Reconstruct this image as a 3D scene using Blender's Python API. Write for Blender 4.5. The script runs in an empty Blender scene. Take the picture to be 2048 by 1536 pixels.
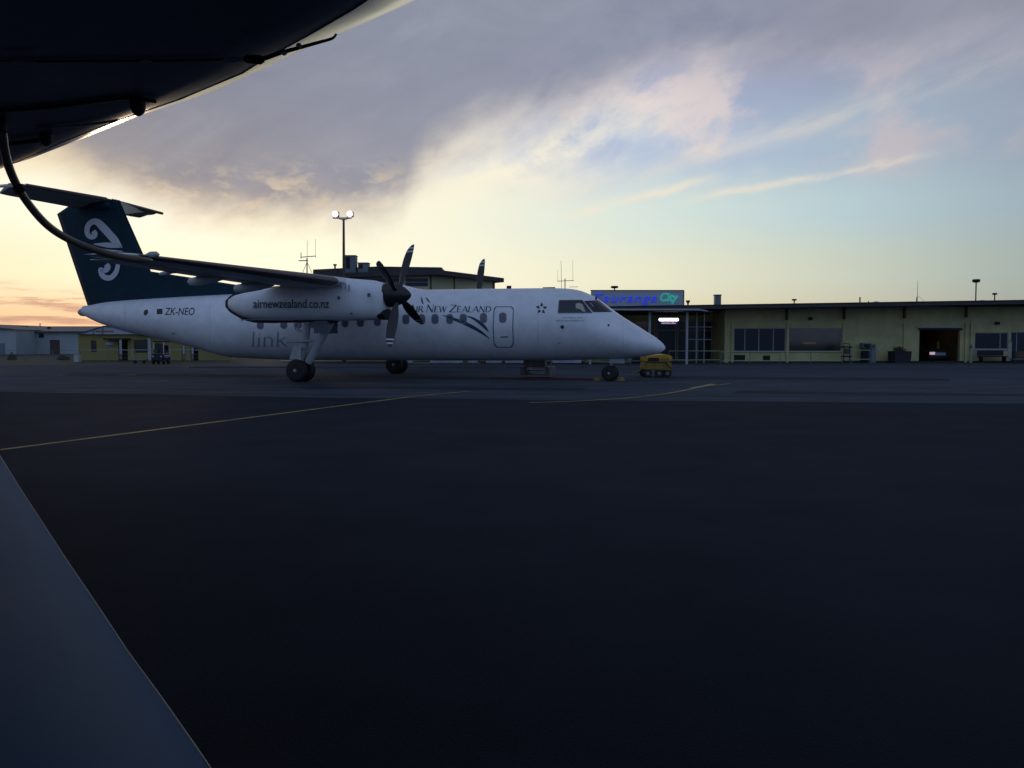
import bpy, bmesh, math, random
from mathutils import Vector, Matrix, noise
from math import sin, cos, pi, radians, sqrt, atan2, exp
random.seed(7)
S = bpy.context.scene
COL = S.collection

# ------------------------------------------------------------------ camera
CAM_H, FPX, PITCH = 1.383, 1736.0, -0.04897
cam = bpy.data.cameras.new('camera')
camo = bpy.data.objects.new('camera', cam); COL.objects.link(camo)
camo.location = (0, 0, CAM_H); camo.rotation_euler = (pi/2 + PITCH, 0, 0)
cam.sensor_width = 36; cam.sensor_fit = 'HORIZONTAL'; cam.lens = 36*FPX/2048
cam.clip_start = 0.05; cam.clip_end = 20000
S.camera = camo
S.render.resolution_x, S.render.resolution_y = 1024, 768
S.view_settings.view_transform = 'Standard'; S.view_settings.look = 'None'
S.view_settings.exposure = 0.0; S.view_settings.gamma = 1

# ------------------------------------------------------------------ world (sunset sky, sun behind cloud to the left)
def lin(c):
    return tuple((x/255/12.92 if x/255 <= .04045 else ((x/255+.055)/1.055)**2.4) for x in c) + (1,)
SUN_AZ, SUN_EL = -21.0, 2.5          # degrees, azimuth clockwise from +Y
wd = bpy.data.worlds.new('World'); S.world = wd; wd.use_nodes = True
NT = wd.node_tree; NT.nodes.clear()
class E:
    """tiny expression wrapper over Math nodes"""
    def __init__(s, o): s.o = o
    @staticmethod
    def m(op, *a, clamp=False):
        n = NT.nodes.new('ShaderNodeMath'); n.operation = op; n.use_clamp = clamp
        for i, x in enumerate(a):
            if isinstance(x, E): NT.links.new(x.o, n.inputs[i])
            else: n.inputs[i].default_value = float(x)
        return E(n.outputs[0])
    def __add__(s, b): return E.m('ADD', s, b)
    __radd__ = __add__
    def __sub__(s, b): return E.m('SUBTRACT', s, b)
    def __rsub__(s, b): return E.m('SUBTRACT', b, s)
    def __mul__(s, b): return E.m('MULTIPLY', s, b)
    __rmul__ = __mul__
    def __truediv__(s, b): return E.m('DIVIDE', s, b)
def smooth(x, a, b):
    n = NT.nodes.new('ShaderNodeMapRange'); n.interpolation_type = 'SMOOTHSTEP'
    NT.links.new(x.o, n.inputs[0])
    for i, q in ((1, a), (2, b)):
        n.inputs[i].default_value = q
    n.inputs[3].default_value = 0; n.inputs[4].default_value = 1
    return E(n.outputs[0])
def gauss(x, c, w):
    d = (x - c)/w
    return E.m('EXPONENT', (d*d)*-1.0)
def nz(x, y, scale, detail=4, rough=.55, dist=0, seed=0.0):
    c = NT.nodes.new('ShaderNodeCombineXYZ')
    NT.links.new(x.o, c.inputs[0]); NT.links.new(y.o, c.inputs[1]); c.inputs[2].default_value = seed
    n = NT.nodes.new('ShaderNodeTexNoise'); NT.links.new(c.outputs[0], n.inputs['Vector'])
    n.inputs['Scale'].default_value = scale; n.inputs['Detail'].default_value = detail
    n.inputs['Roughness'].default_value = rough; n.inputs['Distortion'].default_value = dist
    return E(n.outputs['Fac'])
def ramp(x, lo, hi, stops, inter='LINEAR'):
    r = NT.nodes.new('ShaderNodeValToRGB'); r.color_ramp.interpolation = inter
    t = (x - lo)/(hi-lo); NT.links.new(t.o, r.inputs[0])
    el = r.color_ramp.elements
    while len(el) < len(stops): el.new(0.5)
    for e, (p, c) in zip(el, stops):
        e.position = (p-lo)/(hi-lo)
    for e, (p, c) in zip(el, stops):
        e.color = c if not isinstance(c, (int, float)) else (c, c, c, 1)
    return r.outputs[0]
def mix(f, a, b):
    n = NT.nodes.new('ShaderNodeMix'); n.data_type = 'RGBA'; n.clamp_factor = True
    if isinstance(f, E): NT.links.new(f.o, n.inputs[0])
    else: n.inputs[0].default_value = f
    for q, i in ((a, 6), (b, 7)):
        if isinstance(q, tuple): n.inputs[i].default_value = q
        else: NT.links.new(q, n.inputs[i])
    return n.outputs[2]
tc = NT.nodes.new('ShaderNodeTexCoord'); sx = NT.nodes.new('ShaderNodeSeparateXYZ')
NT.links.new(tc.outputs['Generated'], sx.inputs[0])
dx, dy, dz = (E(o) for o in sx.outputs)
az = E.m('ARCTAN2', dx, dy)*57.29578
el = E.m('ARCSINE', dz)*57.29578
AZ = [-60, -30, -22, -15, -4, 9, 21, 30, 60]
def row(cols):
    cs = [lin(c) for c in cols]
    f = lambda c, k: tuple(x*k for x in c[:3]) + (1,)
    pts = [(-170, lin((136, 158, 198))), (-100, lin((128, 142, 172)))] + list(zip(AZ, cs)) + [(110, lin((130, 150, 188))), (170, lin((136, 158, 198)))]
    return ramp(az, -180, 180, pts)
# clear-sky colour table: rows by elevation, columns by azimuth
R1 = row([(200,165,140), (248,208,166), (250,212,170), (252,234,194), (246,234,196), (234,220,184), (204,196,170), (170,170,156), (110,120,130)])
R2 = row([(220,190,150), (252,243,206), (255,250,222), (255,254,228), (250,248,222), (234,233,206), (202,208,192), (168,180,174), (110,125,140)])
R3 = row([(230,200,160), (255,253,230), (255,255,240), (255,252,226), (246,246,224), (216,229,222), (184,206,212), (162,180,190), (105,122,145)])
R4 = row([(200,180,160), (250,232,192), (250,240,208), (247,240,218), (232,230,222), (180,196,220), (168,186,204), (154,168,186), (100,112,140)])
R5 = row([(120,125,140), (146,148,164), (144,149,168), (146,152,174), (152,160,188), (156,166,200), (150,160,184), (150,158,178), (90,102,132)])
wob = nz(az, el, .12, 3)*3 - 1.5
e2 = el + wob*smooth(el, 4, 9)
c = mix(smooth(el, 1.2, 4.2), R1, R2)
c = mix(smooth(e2, 4.2, 8.2), c, R3)
c = mix(smooth(e2, 8.2, 12.0), c, R4)
c = mix(smooth(e2, 12.0, 17.0), c, R5)
# streaky frame: u along the streaks (rising to the right), v across
th = radians(20)
su = az*cos(th) + el*sin(th); sv = el*cos(th) - az*sin(th)
# wisps of peach cloud right of centre
w1 = nz(su*.5, sv*1.0, .26, 8, .60, .18, 3.1)
reg = smooth(az, -9, 2)*(1 - smooth(az, 24, 40))*smooth(el, 8.5, 11.5)
w1m = smooth(w1 + gauss(az, 10.5, 3.2)*gauss(el, 14.3, 1.8)*.20 - gauss(az, 5.0, 2.6)*gauss(el, 12.6, 1.3)*.25, .46, .68)*reg
c = mix(w1m*.72, c, row([(200,180,170), (235,205,175), (235,205,175), (240,215,185), (252,240,220), (244,226,214), (206,192,196), (190,180,186), (100,110,130)]))
# two long thin cirrus streaks
def streak(u0, v0, slope, wid, a0, a1, amp, sd):
    global c
    ln = el - (az - u0)*slope - v0 + (nz(az, el, .35, 4, .6, 0, sd)*1.0 - .5)
    m_ = gauss(ln, 0, wid)*smooth(az, a0, a0+4)*(1 - smooth(az, a1-5, a1))
    m_ = m_*smooth(nz(su*.5, sv*2.2, .5, 5, .6, .3, sd+5), .30, .62)
    c = mix(m_*amp, c, lin((250, 232, 206)))
streak(4.9, 8.5, .22, .28, 2, 15, .62, 1.0)
streak(13.8, 9.3, .13, .26, 10, 27, .5, 8.0)
streak(9.0, 10.8, .24, .5, 0, 24, .22, 14.0)
streak(18, 13, .22, .8, 8, 34, .14, 21.0)
# bright cream bank at the cloud's edge
cb = nz(su*.55, sv*.9, .26, 8, .58, .2, 7.7)
bank = gauss(el - (az+2)*.16, 11.3, 2.1)*smooth(az, -13, -6)*(1 - smooth(az, 3, 12))
c = mix((smooth(cb, .34, .60)*bank)*.95, c, lin((255, 246, 220)))
blu = gauss(az, 5.5, 4.0)*gauss(el, 13.2, 1.6)*smooth(nz(su*.6, sv, .35, 6, .6, .4, 5.5), .42, .62)
c = mix(blu*.7, c, lin((164, 180, 216)))
# the big dark cloud
bd = [(-60, 14), (-31, 11.2), (-27, 9.6), (-21, 7.7), (-16, 7.2), (-9.5, 7.2), (-7.4, 8.2), (-6, 10.6), (-2, 12.9), (3, 13.9), (8, 15.8), (13, 16.4), (19, 16.2), (31, 16.0), (60, 15)]
br = ramp(az, -180, 180, [(p, v/25) for p, v in bd])
sepc = NT.nodes.new('ShaderNodeSeparateColor'); NT.links.new(br, sepc.inputs[0])
edge = E(sepc.outputs[0])*25.0
n1 = nz(su*.55, sv, .15, 8, .56, .15, .3); n2 = nz(su*.7, sv*1.2, .7, 5, .6, .2, 9.0)
dd = el - edge + (n1*5.5 - 2.75) + (n2*1.4 - .7)
cm = smooth(dd, -1.9, 2.3)
lowc = row([(150,140,140), (226,206,172), (216,198,172), (208,194,174), (206,198,192), (192,188,198), (172,170,184), (168,168,182), (90,96,112)])
midc = row([(100,102,120), (146,144,150), (139,142,153), (139,143,157), (143,148,166), (147,151,171), (143,147,165), (143,147,163), (88,96,114)])
topc = row([(88,94,112), (125,130,148), (130,136,154), (136,142,160), (139,145,164), (135,141,160), (130,135,153), (133,137,154), (84,92,110)])
cc = mix(smooth(dd, -.6, 3.2), lowc, midc)
cc = mix(smooth(dd + (nz(su*.4, sv, .3, 5, .6, .5, 2.2)*4 - 2), 3, 8.5), cc, topc)
mo = nz(az*.6, el*1.1, .8, 6, .6, .3, 17.0)
cc = mix(smooth(mo, .42, .66)*gauss(el - az*.06, 10.2, 1.5)*(1 - smooth(az, -9, -5))*.8, cc, lin((212, 196, 172)))
n3 = nz(su*.5, sv, .22, 6, .6, .6, 12.0)
cc = mix(smooth(n3, .48, .74)*.35, cc, lin((162, 165, 180)))
cc = mix((smooth(n3, .30, .50)*-1.0 + 1.0)*.35, cc, lin((120, 126, 150)))
c = mix(cm*smooth(az, -75, -60)*(1 - smooth(az, 60, 80)), c, cc)
# thin stripes low on the left horizon
s1 = nz(az*.22, el*2.6, .8, 5, .6, .3, 4.0)
low = (1 - smooth(el, 2.5, 3.9))*(1 - smooth(az, -24, -18))
c = mix(smooth(s1, .46, .64)*low*.8, c, lin((176, 142, 134)))
# rest of the dome: a dim overcast grey high up
zen = smooth(el, 23, 42)
c = mix(zen, c, mix(smooth(dy, -.5, .35), lin((138, 158, 196)), lin((98, 106, 132))))
# below the horizon: dark
c = mix(smooth(el*-1.0, .3, 4.0), c, lin((40, 40, 46)))
sky = NT.nodes.new('ShaderNodeTexSky'); sky.sky_type = 'NISHITA'; sky.sun_disc = False
sky.sun_elevation = radians(SUN_EL); sky.sun_rotation = radians(SUN_AZ)
sky.air_density = 1.0; sky.dust_density = 1.5
b1 = NT.nodes.new('ShaderNodeBackground'); NT.links.new(c, b1.inputs[0]); b1.inputs[1].default_value = .97
b2 = NT.nodes.new('ShaderNodeBackground'); NT.links.new(sky.outputs[0], b2.inputs[0]); b2.inputs[1].default_value = .005
ad = NT.nodes.new('ShaderNodeAddShader'); NT.links.new(b1.outputs[0], ad.inputs[0]); NT.links.new(b2.outputs[0], ad.inputs[1])
wo = NT.nodes.new('ShaderNodeOutputWorld'); NT.links.new(ad.outputs[0], wo.inputs[0])

# ------------------------------------------------------------------ sun (low, behind the tail and mostly veiled by cloud)
sl = bpy.data.lights.new('sun', 'SUN'); sl.energy = .22; sl.angle = radians(3); sl.color = (1, .72, .46)
so = bpy.data.objects.new('sun', sl); COL.objects.link(so)
sd_ = Vector((sin(radians(SUN_AZ))*cos(radians(SUN_EL)), cos(radians(SUN_AZ))*cos(radians(SUN_EL)), sin(radians(SUN_EL))))
so.rotation_euler = sd_.to_track_quat('Z', 'Y').to_euler(); so.location = sd_*100

# ------------------------------------------------------------------ measuring helpers
def ray(u, v):
    d = Vector(((u-1024)/FPX, 1.0, -(v-768)/FPX))
    c_, s_ = cos(PITCH), sin(PITCH)
    return Vector((d.x, c_ - d.z*s_, d.z*c_ + s_))
C0 = Vector((0, 0, CAM_H))
def hy(u, v, Y):
    d = ray(u, v); return C0 + d*(Y/d.y)
def hz(u, v, z=0.0):
    d = ray(u, v); return C0 + d*((z-CAM_H)/d.z)
YAW, PX, PZ = 0.296633, 3.46968, 30.63652
PM = Matrix.Translation((PX, PZ, 0)) @ Matrix.Rotation(-YAW, 4, 'Z')
PI_ = PM.inverted()
def A(u, v, s):                       # airliner frame, on the plane y = -s (starboard positive s)
    o = PI_ @ C0; d = PI_.to_3x3() @ ray(u, v)
    t = (-s - o.y)/d.y
    return o + d*t

# ------------------------------------------------------------------ materials
def mat(name, col, rough=.6, metal=0, var=0.0, vscale=3.0, col2=None, bump=0.0, bscale=30.0, stretch=None, emit=None, es=0.0, coat=0.0, spec=None, trans=0.0, detail=5):
    m = bpy.data.materials.new(name); m.use_nodes = True; t = m.node_tree
    p = t.nodes['Principled BSDF']
    p.inputs['Base Color'].default_value = (*col, 1); p.inputs['Roughness'].default_value = rough
    p.inputs['Metallic'].default_value = metal
    if coat: p.inputs['Coat Weight'].default_value = coat; p.inputs['Coat Roughness'].default_value = .12
    if spec is not None: p.inputs['Specular IOR Level'].default_value = spec
    if trans: p.inputs['Transmission Weight'].default_value = trans
    if emit: p.inputs['Emission Color'].default_value = (*emit, 1); p.inputs['Emission Strength'].default_value = es
    co = t.nodes.new('ShaderNodeTexCoord'); mp = t.nodes.new('ShaderNodeMapping')
    t.links.new(co.outputs['Object'], mp.inputs[0])
    if stretch: mp.inputs['Scale'].default_value = stretch
    if var or col2:
        n = t.nodes.new('ShaderNodeTexNoise'); n.inputs['Scale'].default_value = vscale; n.inputs['Detail'].default_value = detail
        n.inputs['Roughness'].default_value = .65
        t.links.new(mp.outputs[0], n.inputs['Vector'])
        r = t.nodes.new('ShaderNodeValToRGB'); r.color_ramp.elements[0].position = .35; r.color_ramp.elements[1].position = .68
        c2 = col2 or tuple(x*(1-var) for x in col)
        r.color_ramp.elements[0].color = (*c2, 1); r.color_ramp.elements[1].color = (*col, 1)
        t.links.new(n.outputs['Fac'], r.inputs[0]); t.links.new(r.outputs[0], p.inputs['Base Color'])
    if bump:
        n = t.nodes.new('ShaderNodeTexNoise'); n.inputs['Scale'].default_value = bscale; n.inputs['Detail'].default_value = 4
        t.links.new(mp.outputs[0], n.inputs['Vector'])
        b = t.nodes.new('ShaderNodeBump'); b.inputs['Strength'].default_value = bump; b.inputs['Distance'].default_value = .02
        t.links.new(n.outputs['Fac'], b.inputs['Height']); t.links.new(b.outputs[0], p.inputs['Normal'])
    return m
M = dict(
    white=mat('white_paint', (.80, .83, .85), .42, vscale=2.2, coat=.2, col2=(.66, .70, .73), detail=9),
    white2=mat('white_paint_worn', (.50, .54, .60), .45, var=.22, vscale=2.5),
    navy=mat('dark_teal_paint', (.006, .034, .054), .5, spec=.15, var=.25, vscale=1.5),
    logo=mat('pale_marking', (.56, .60, .64), .5),
    teal=mat('teal_marking', (.008, .05, .075), .5),
    ink=mat('dark_marking', (.016, .02, .035), .5),
    faint=mat('grey_marking', (.27, .32, .38), .5),
    tailm=mat('tailplane_paint', (.30, .27, .26), .5, var=.2, vscale=2),
    boot=mat('rubber_boot', (.095, .072, .070), .45, var=.3, vscale=4),
    wingm=mat('wing_paint', (.62, .64, .63), .45, var=.2, vscale=2),
    black=mat('black_rubber', (.012, .012, .014), .65, var=.3, vscale=9),
    blade=mat('propeller_paint', (.02, .02, .024), .45, var=.2, vscale=5),
    tip=mat('blade_tip_white', (.5, .51, .53), .5),
    metal=mat('grey_metal', (.35, .36, .37), .4, metal=.7, var=.2),
    gear=mat('gear_paint', (.42, .48, .50), .45, var=.2, vscale=6),
    wellm=mat('dark_opening', (.02, .02, .022), .9),
    glass=mat('dark_glass', (.012, .015, .02), .12, spec=.6),
    pane=mat('cabin_pane', (.13, .12, .16), .25),
    paneframe=mat('pane_frame', (.20, .21, .27), .5),
    seam=mat('panel_seam', (.10, .12, .15), .6),
    asphalt=mat('old_asphalt', (.072, .090, .110), .9, col2=(.034, .043, .056), vscale=.8, bump=.25, bscale=60, stretch=(.35, 1.4, 1), spec=.05, detail=8),
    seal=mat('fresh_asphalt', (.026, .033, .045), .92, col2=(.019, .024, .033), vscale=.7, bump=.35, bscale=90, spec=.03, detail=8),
    patch=mat('asphalt_patch', (.040, .048, .060), .9, col2=(.022, .028, .038), vscale=1.2, spec=.05, detail=8),
    path=mat('dark_path', (.030, .033, .044), .9, col2=(.020, .022, .032), vscale=.5),
    kerb=mat('kerb_concrete', (.09, .10, .115), .8, var=.3, vscale=2),
    grass=mat('grass', (.030, .040, .020), .9, col2=(.022, .024, .016), vscale=.25, bump=.5, bscale=8),
    hill=mat('far_hills', (.10, .11, .13), .9, var=.2, vscale=.01),
    yline=mat('yellow_line_paint', (.42, .32, .06), .7, col2=(.14, .11, .04), vscale=2.2),
    red=mat('red_cable', (.16, .03, .03), .6),
    wall=mat('olive_wall', (.60, .56, .27), .85, col2=(.42, .40, .20), vscale=.9, detail=8),
    wall2=mat('cream_wall', (.60, .57, .34), .85, var=.15, vscale=.8),
    wally=mat('yellow_wall', (.29, .25, .085), .85, var=.18, vscale=.8),
    wallw=mat('pale_hangar_wall', (.36, .40, .41), .7, var=.15, vscale=.6),
    roof=mat('dark_roof', (.045, .045, .05), .7, var=.25, vscale=1),
    roofg=mat('grey_iron_roof', (.11, .115, .125), .55, var=.3, vscale=.8, stretch=(4, 1, 1)),
    trim=mat('pale_trim', (.42, .45, .45), .6, var=.1),
    post=mat('post_paint', (.36, .40, .41), .5, var=.1),
    brown=mat('brown_fitting', (.10, .075, .05), .8, var=.3),
    inside=mat('room_wall', (.17, .13, .08), .9, var=.4, vscale=1.2),
    yellow=mat('yellow_paint', (.62, .38, .02), .5, col2=(.40, .23, .015), vscale=3, var=.2),
    dyellow=mat('worn_yellow_paint', (.30, .20, .03), .6, var=.4, vscale=4),
    signb=mat('sign_board_paint', (.40, .45, .52), .55, var=.12),
    nblue=mat('blue_tube', (.02, .04, .5), .4, emit=(.015, .05, .75), es=.6),
    ngreen=mat('green_tube', (.02, .4, .3), .4, emit=(.01, .52, .38), es=.8),
    lamp=mat('lit_lamp', (1, .9, .95), .4, emit=(1, .92, .95), es=9),
    glowp=mat('lit_reflector', (.9, .7, .75), .5, emit=(1, .62, .72), es=.95),
    tube=mat('lit_tube', (1, .95, 1), .4, emit=(.95, .85, 1), es=4),
    lit=mat('lit_panel', (.8, .6, .6), .5, emit=(.55, .42, .45), es=.7),
    warm=mat('warm_lit_panel', (.5, .3, .15), .5, emit=(.5, .28, .12), es=.12), room=mat('ceiling_panel_light', (.8, .7, .5), .5, emit=(1, .80, .55), es=.38),
    hiv=mat('high_vis', (.30, .46, .04), .7, emit=(.3, .5, .05), es=.0),
    skin=mat('skin', (.36, .22, .16), .6), cloth=mat('dark_cloth', (.02, .022, .03), .85), hair=mat('hair', (.02, .015, .012), .8),
    tape=mat('pale_rail', (.33, .42, .20), .6),
    bannerm=mat('banner_face', (.34, .42, .50), .6, var=.35, vscale=2.5),
    blue=mat('blue_paint', (.06, .07, .32), .5), wfr=mat('window_frame', (.26, .28, .30), .5),
    cab=mat('blue_grey_cabinet', (.14, .19, .21), .6, var=.2),
    leaf=mat('leaf', (.07, .08, .03), .8), leafr=mat('reddish_leaf', (.13, .06, .05), .8), soil=mat('soil', (.03, .02, .015), .95),
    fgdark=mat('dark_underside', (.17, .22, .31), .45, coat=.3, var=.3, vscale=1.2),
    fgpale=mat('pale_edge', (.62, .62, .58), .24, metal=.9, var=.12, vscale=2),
    hullp=mat('matt_dark_panel', (.013, .019, .030), .85, spec=.05),
    fgblue=mat('blue_grey_gloss', (.032, .115, .25), .6, spec=.1, coat=0, var=.12, vscale=2),
    tubeb=mat('brown_tube', (.14, .12, .085), .4, coat=.2, var=.2, vscale=6),
    rimm=mat('wheel_rim', (.16, .17, .18), .5), beige=mat('beige_panel', (.20, .19, .17), .7, var=.2),
    redsign=mat('red_marking', (.40, .10, .07), .6),
)

# ------------------------------------------------------------------ object helpers
WM = {}
def rnd(o, label=None, cat=None, group=None, kind=None):
    if label: o['label'] = label
    if cat: o['category'] = cat
    if group: o['group'] = group
    if kind: o['kind'] = kind
    return o
def thing(name, label, cat, loc=(0, 0, 0), rz=0.0, group=None):
    o = bpy.data.objects.new(name, None); COL.objects.link(o); o.empty_display_size = .2
    o.location = loc; o.rotation_euler = (0, 0, rz)
    WM[o.name] = (Matrix.Translation(loc) @ Matrix.Rotation(rz, 4, 'Z')).inverted()
    return rnd(o, label, cat, group)
class MB:
    def __init__(s): s.v = []; s.f = []
    def add(s, vs, fs):
        k = len(s.v); s.v += [tuple(x) for x in vs]; s.f += [tuple(i+k for i in f) for f in fs]; return s
    def box(s, x0, x1, y0, y1, z0, z1):
        vs = [(x, y, z) for z in (z0, z1) for y in (y0, y1) for x in (x0, x1)]
        return s.add(vs, [(0, 2, 3, 1), (4, 5, 7, 6), (0, 1, 5, 4), (2, 6, 7, 3), (0, 4, 6, 2), (1, 3, 7, 5)])
    def bar(s, p, q, r, n=8, r2=None):
        p, q = Vector(p), Vector(q); d = (q-p)
        if d.length < 1e-6: return s
        d.normalize(); a = d.orthogonal().normalized(); b = d.cross(a)
        r2 = r if r2 is None else r2
        vs = [p + (a*cos(2*pi*i/n) + b*sin(2*pi*i/n))*r for i in range(n)] + [q + (a*cos(2*pi*i/n) + b*sin(2*pi*i/n))*r2 for i in range(n)]
        return s.add(vs, [(i, (i+1) % n, n+(i+1) % n, n+i) for i in range(n)] + [tuple(range(n))[::-1], tuple(range(n, 2*n))])
    def loft(s, rings, cap=True, closed=True):
        n = len(rings[0]); vs = [p for r in rings for p in r]; fs = []
        for k in range(len(rings)-1):
            for i in range(n if closed else n-1):
                j = (i+1) % n; fs.append((k*n+i, k*n+j, (k+1)*n+j, (k+1)*n+i))
        if cap: fs += [tuple(range(n))[::-1], tuple(range((len(rings)-1)*n, len(rings)*n))]
        return s.add(vs, fs)
    def tube(s, pts, r, n=10):
        pts = [Vector(p) for p in pts]; rings = []; a = None
        for i, p in enumerate(pts):
            d = (pts[min(i+1, len(pts)-1)] - pts[max(i-1, 0)]).normalized()
            a = (d.orthogonal() if a is None else (a - d*a.dot(d))).normalized(); b = d.cross(a)
            rr = r[i] if isinstance(r, (list, tuple)) else r
            rings.append([p + (a*cos(2*pi*k/n) + b*sin(2*pi*k/n))*rr for k in range(n)])
        return s.loft(rings)
    def lathe(s, c, axis, prof, n=24):            # prof: (offset along axis, radius)
        c = Vector(c); d = Vector(axis).normalized(); a = d.orthogonal().normalized(); b = d.cross(a)
        return s.loft([[c + d*o + (a*cos(2*pi*k/n) + b*sin(2*pi*k/n))*max(r, 1e-4) for k in range(n)] for o, r in prof])
    def prism(s, poly, d):                        # poly: list of 3-D points, d: extrusion vector
        n = len(poly); d = Vector(d); P = [Vector(p) for p in poly]
        return s.add(P + [p+d for p in P], [tuple(range(n)), tuple(range(n, 2*n))[::-1]] + [(i, n+i, n+(i+1) % n, (i+1) % n) for i in range(n)])
    def build(s, name, m, parent=None, smooth=False, world=True, bevel=0, label=None):
        me = bpy.data.meshes.new(name)
        vs = s.v
        if parent is not None and world:
            q = parent
            while q.parent: q = q.parent
            w = WM[q.name]; vs = [w @ Vector(v) for v in vs]
        me.from_pydata([tuple(v) for v in vs], [], s.f)
        bm = bmesh.new(); bm.from_mesh(me); bmesh.ops.recalc_face_normals(bm, faces=bm.faces)
        if bevel: bmesh.ops.bevel(bm, geom=[e for e in bm.edges if len(e.link_faces) == 2 and e.calc_face_angle(0) > .6], offset=bevel, segments=2, affect='EDGES', clamp_overlap=True)
        bm.to_mesh(me); bm.free()
        if smooth:
            me.polygons.foreach_set('use_smooth', [True]*len(me.polygons))
            try: me.set_sharp_from_angle(angle=radians(38))
            except Exception: pass
        me.materials.append(M[m] if isinstance(m, str) else m)
        o = bpy.data.objects.new(name, me); COL.objects.link(o)
        if parent is not None: o.parent = parent
        if label: o['label'] = label
        return o
def top(name, mb, m, label, cat, group=None, **k):
    """a top-level thing made of one mesh, its origin moved to its base"""
    xs = [v[0] for v in mb.v]; ys = [v[1] for v in mb.v]; zs = [v[2] for v in mb.v]
    c_ = Vector(((min(xs)+max(xs))/2, (min(ys)+max(ys))/2, min(zs)))
    mb.v = [tuple(Vector(v)-c_) for v in mb.v]
    o = mb.build(name, m, **k); o.location = c_
    return rnd(o, label, cat, group)
def struct(name, mb, m, **k):
    o = mb.build(name, m, **k); o['kind'] = 'structure'; return o
def copy_tree(o, loc, label, parent=None, rz=None):
    c_ = o.copy(); COL.objects.link(c_)
    if parent is None:
        c_.location = loc; c_['label'] = label
        if rz is not None: c_.rotation_euler = (0, 0, rz)
    else: c_.parent = parent
    for ch in [x for x in bpy.data.objects if x.parent == o]: copy_tree(ch, None, None, c_)
    return c_
def text_mesh(txt, size, shear=0.0, ext=0.0, outline=0.0, offset=0.0, space=1.0):
    cu = bpy.data.curves.new('t', 'FONT'); cu.body = txt; cu.size = size; cu.shear = shear; cu.offset = offset
    cu.resolution_u = 4; cu.space_character = space
    if outline: cu.fill_mode = 'NONE'; cu.bevel_depth = outline; cu.bevel_resolution = 1
    elif ext: cu.extrude = ext
    o = bpy.data.objects.new('t', cu); COL.objects.link(o)
    dg = bpy.context.evaluated_depsgraph_get(); dg.update()
    me = bpy.data.meshes.new_from_object(o.evaluated_get(dg))
    vs = [v.co.copy() for v in me.vertices]; fs = [tuple(p.vertices) for p in me.polygons]
    bpy.data.objects.remove(o); bpy.data.curves.remove(cu); bpy.data.meshes.remove(me)
    return vs, fs
def fit_text(txt, u0, u1, v0, v1, fn, **k):
    """text fitted into a box (left, right, top, bottom); fn maps a point of the box to 3-D"""
    vs, fs = text_mesh(txt, 1.0, **k)
    x0 = min(p.x for p in vs); x1 = max(p.x for p in vs); y0 = min(p.y for p in vs); y1 = max(p.y for p in vs)
    return [(u0 + (p.x-x0)/(x1-x0)*(u1-u0), v1 + (p.y-y0)/(y1-y0)*(v0-v1), p.z) for p in vs], fs

# ================================================================== SETTING
mb = MB(); mb.add([(-4000, -400, -.02), (4000, -400, -.02), (4000, 6000, -.02), (-4000, 6000, -.02)], [(0, 1, 2, 3)])
struct('ground', mb, 'grass')
APY = 45.8
mb = MB(); mb.add([(-90, 15, 0), (90, 15, 0), (90, APY, 0), (-17, APY, 0), (-23, 50.5, 0), (-90, 52, 0)], [(0, 1, 2, 3, 4, 5)])
struct('apron', mb, 'asphalt')
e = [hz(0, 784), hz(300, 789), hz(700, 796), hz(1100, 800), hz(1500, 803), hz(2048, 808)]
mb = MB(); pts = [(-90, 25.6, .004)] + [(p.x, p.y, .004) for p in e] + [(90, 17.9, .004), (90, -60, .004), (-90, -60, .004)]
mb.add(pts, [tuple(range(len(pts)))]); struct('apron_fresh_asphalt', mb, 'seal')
mb = MB(); mb.box(-17, 60, APY, 62, -.015, .06); struct('footpath', mb, 'path')
mb = MB(); mb.box(-17, 60, APY-.16, APY-.001, -.015, .075); struct('kerb', mb, 'kerb')
for (u0, v0, u1, v1, u2, v2, u3, v3) in ((1340, 752, 1900, 757, 1900, 762, 1330, 758), (150, 746, 560, 751, 545, 756, 120, 752), (1480, 781, 2048, 788, 2048, 793, 1460, 787), (640, 772, 1180, 776, 1160, 781, 600, 777)):
    mb = MB(); mb.add([(q.x, q.y, .0035) for q in (hz(u0, v0), hz(u1, v1), hz(u2, v2), hz(u3, v3))], [(0, 1, 2, 3)]); struct('apron_patch', mb, 'patch')
# distant hills on the left horizon
mb = MB(); n = 60; ring = []
for i in range(n+1):
    x = -1900 + i*1500/n; h_ = 20 + 18*noise.noise(Vector((x*.004, 1.3, 0))) + 10*noise.noise(Vector((x*.013, 4, 0)))
    ring.append([(x, 1900, -1), (x, 1950, max(h_, 3)*1.2), (x, 2500, max(h_, 3)*1.3), (x, 2600, -1)])
mb.loft(ring, cap=True, closed=True); struct('hills', mb, 'hill', smooth=True)

def strip(pts, w, z, name, m='yline'):
    """painted line through ground points, width w metres"""
    mb = MB(); P = [Vector((p[0], p[1], z)) for p in pts]; L = []; R = []
    for i, p in enumerate(P):
        d = (P[min(i+1, len(P)-1)] - P[max(i-1, 0)]).normalized(); nrm = Vector((-d.y, d.x, 0))*(w/2)
        L.append(p+nrm); R.append(p-nrm)
    n = len(P); mb.add(L+R, [(i, i+1, n+i+1, n+i) for i in range(n-1)])
    return struct(name, mb, m)
def spl(pix, k=8):
    out = []
    P = [Vector((a, b)) for a, b in pix]
    for i in range(len(P)-1):
        p0, p1, p2, p3 = P[max(i-1, 0)], P[i], P[i+1], P[min(i+2, len(P)-1)]
        for j in range(k):
            t = j/k
            out.append(.5*((2*p1) + (p2-p0)*t + (2*p0-5*p1+4*p2-p3)*t*t + (3*p1-3*p2+p3-p0)*t**3))
    return out + [P[-1]]
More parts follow.
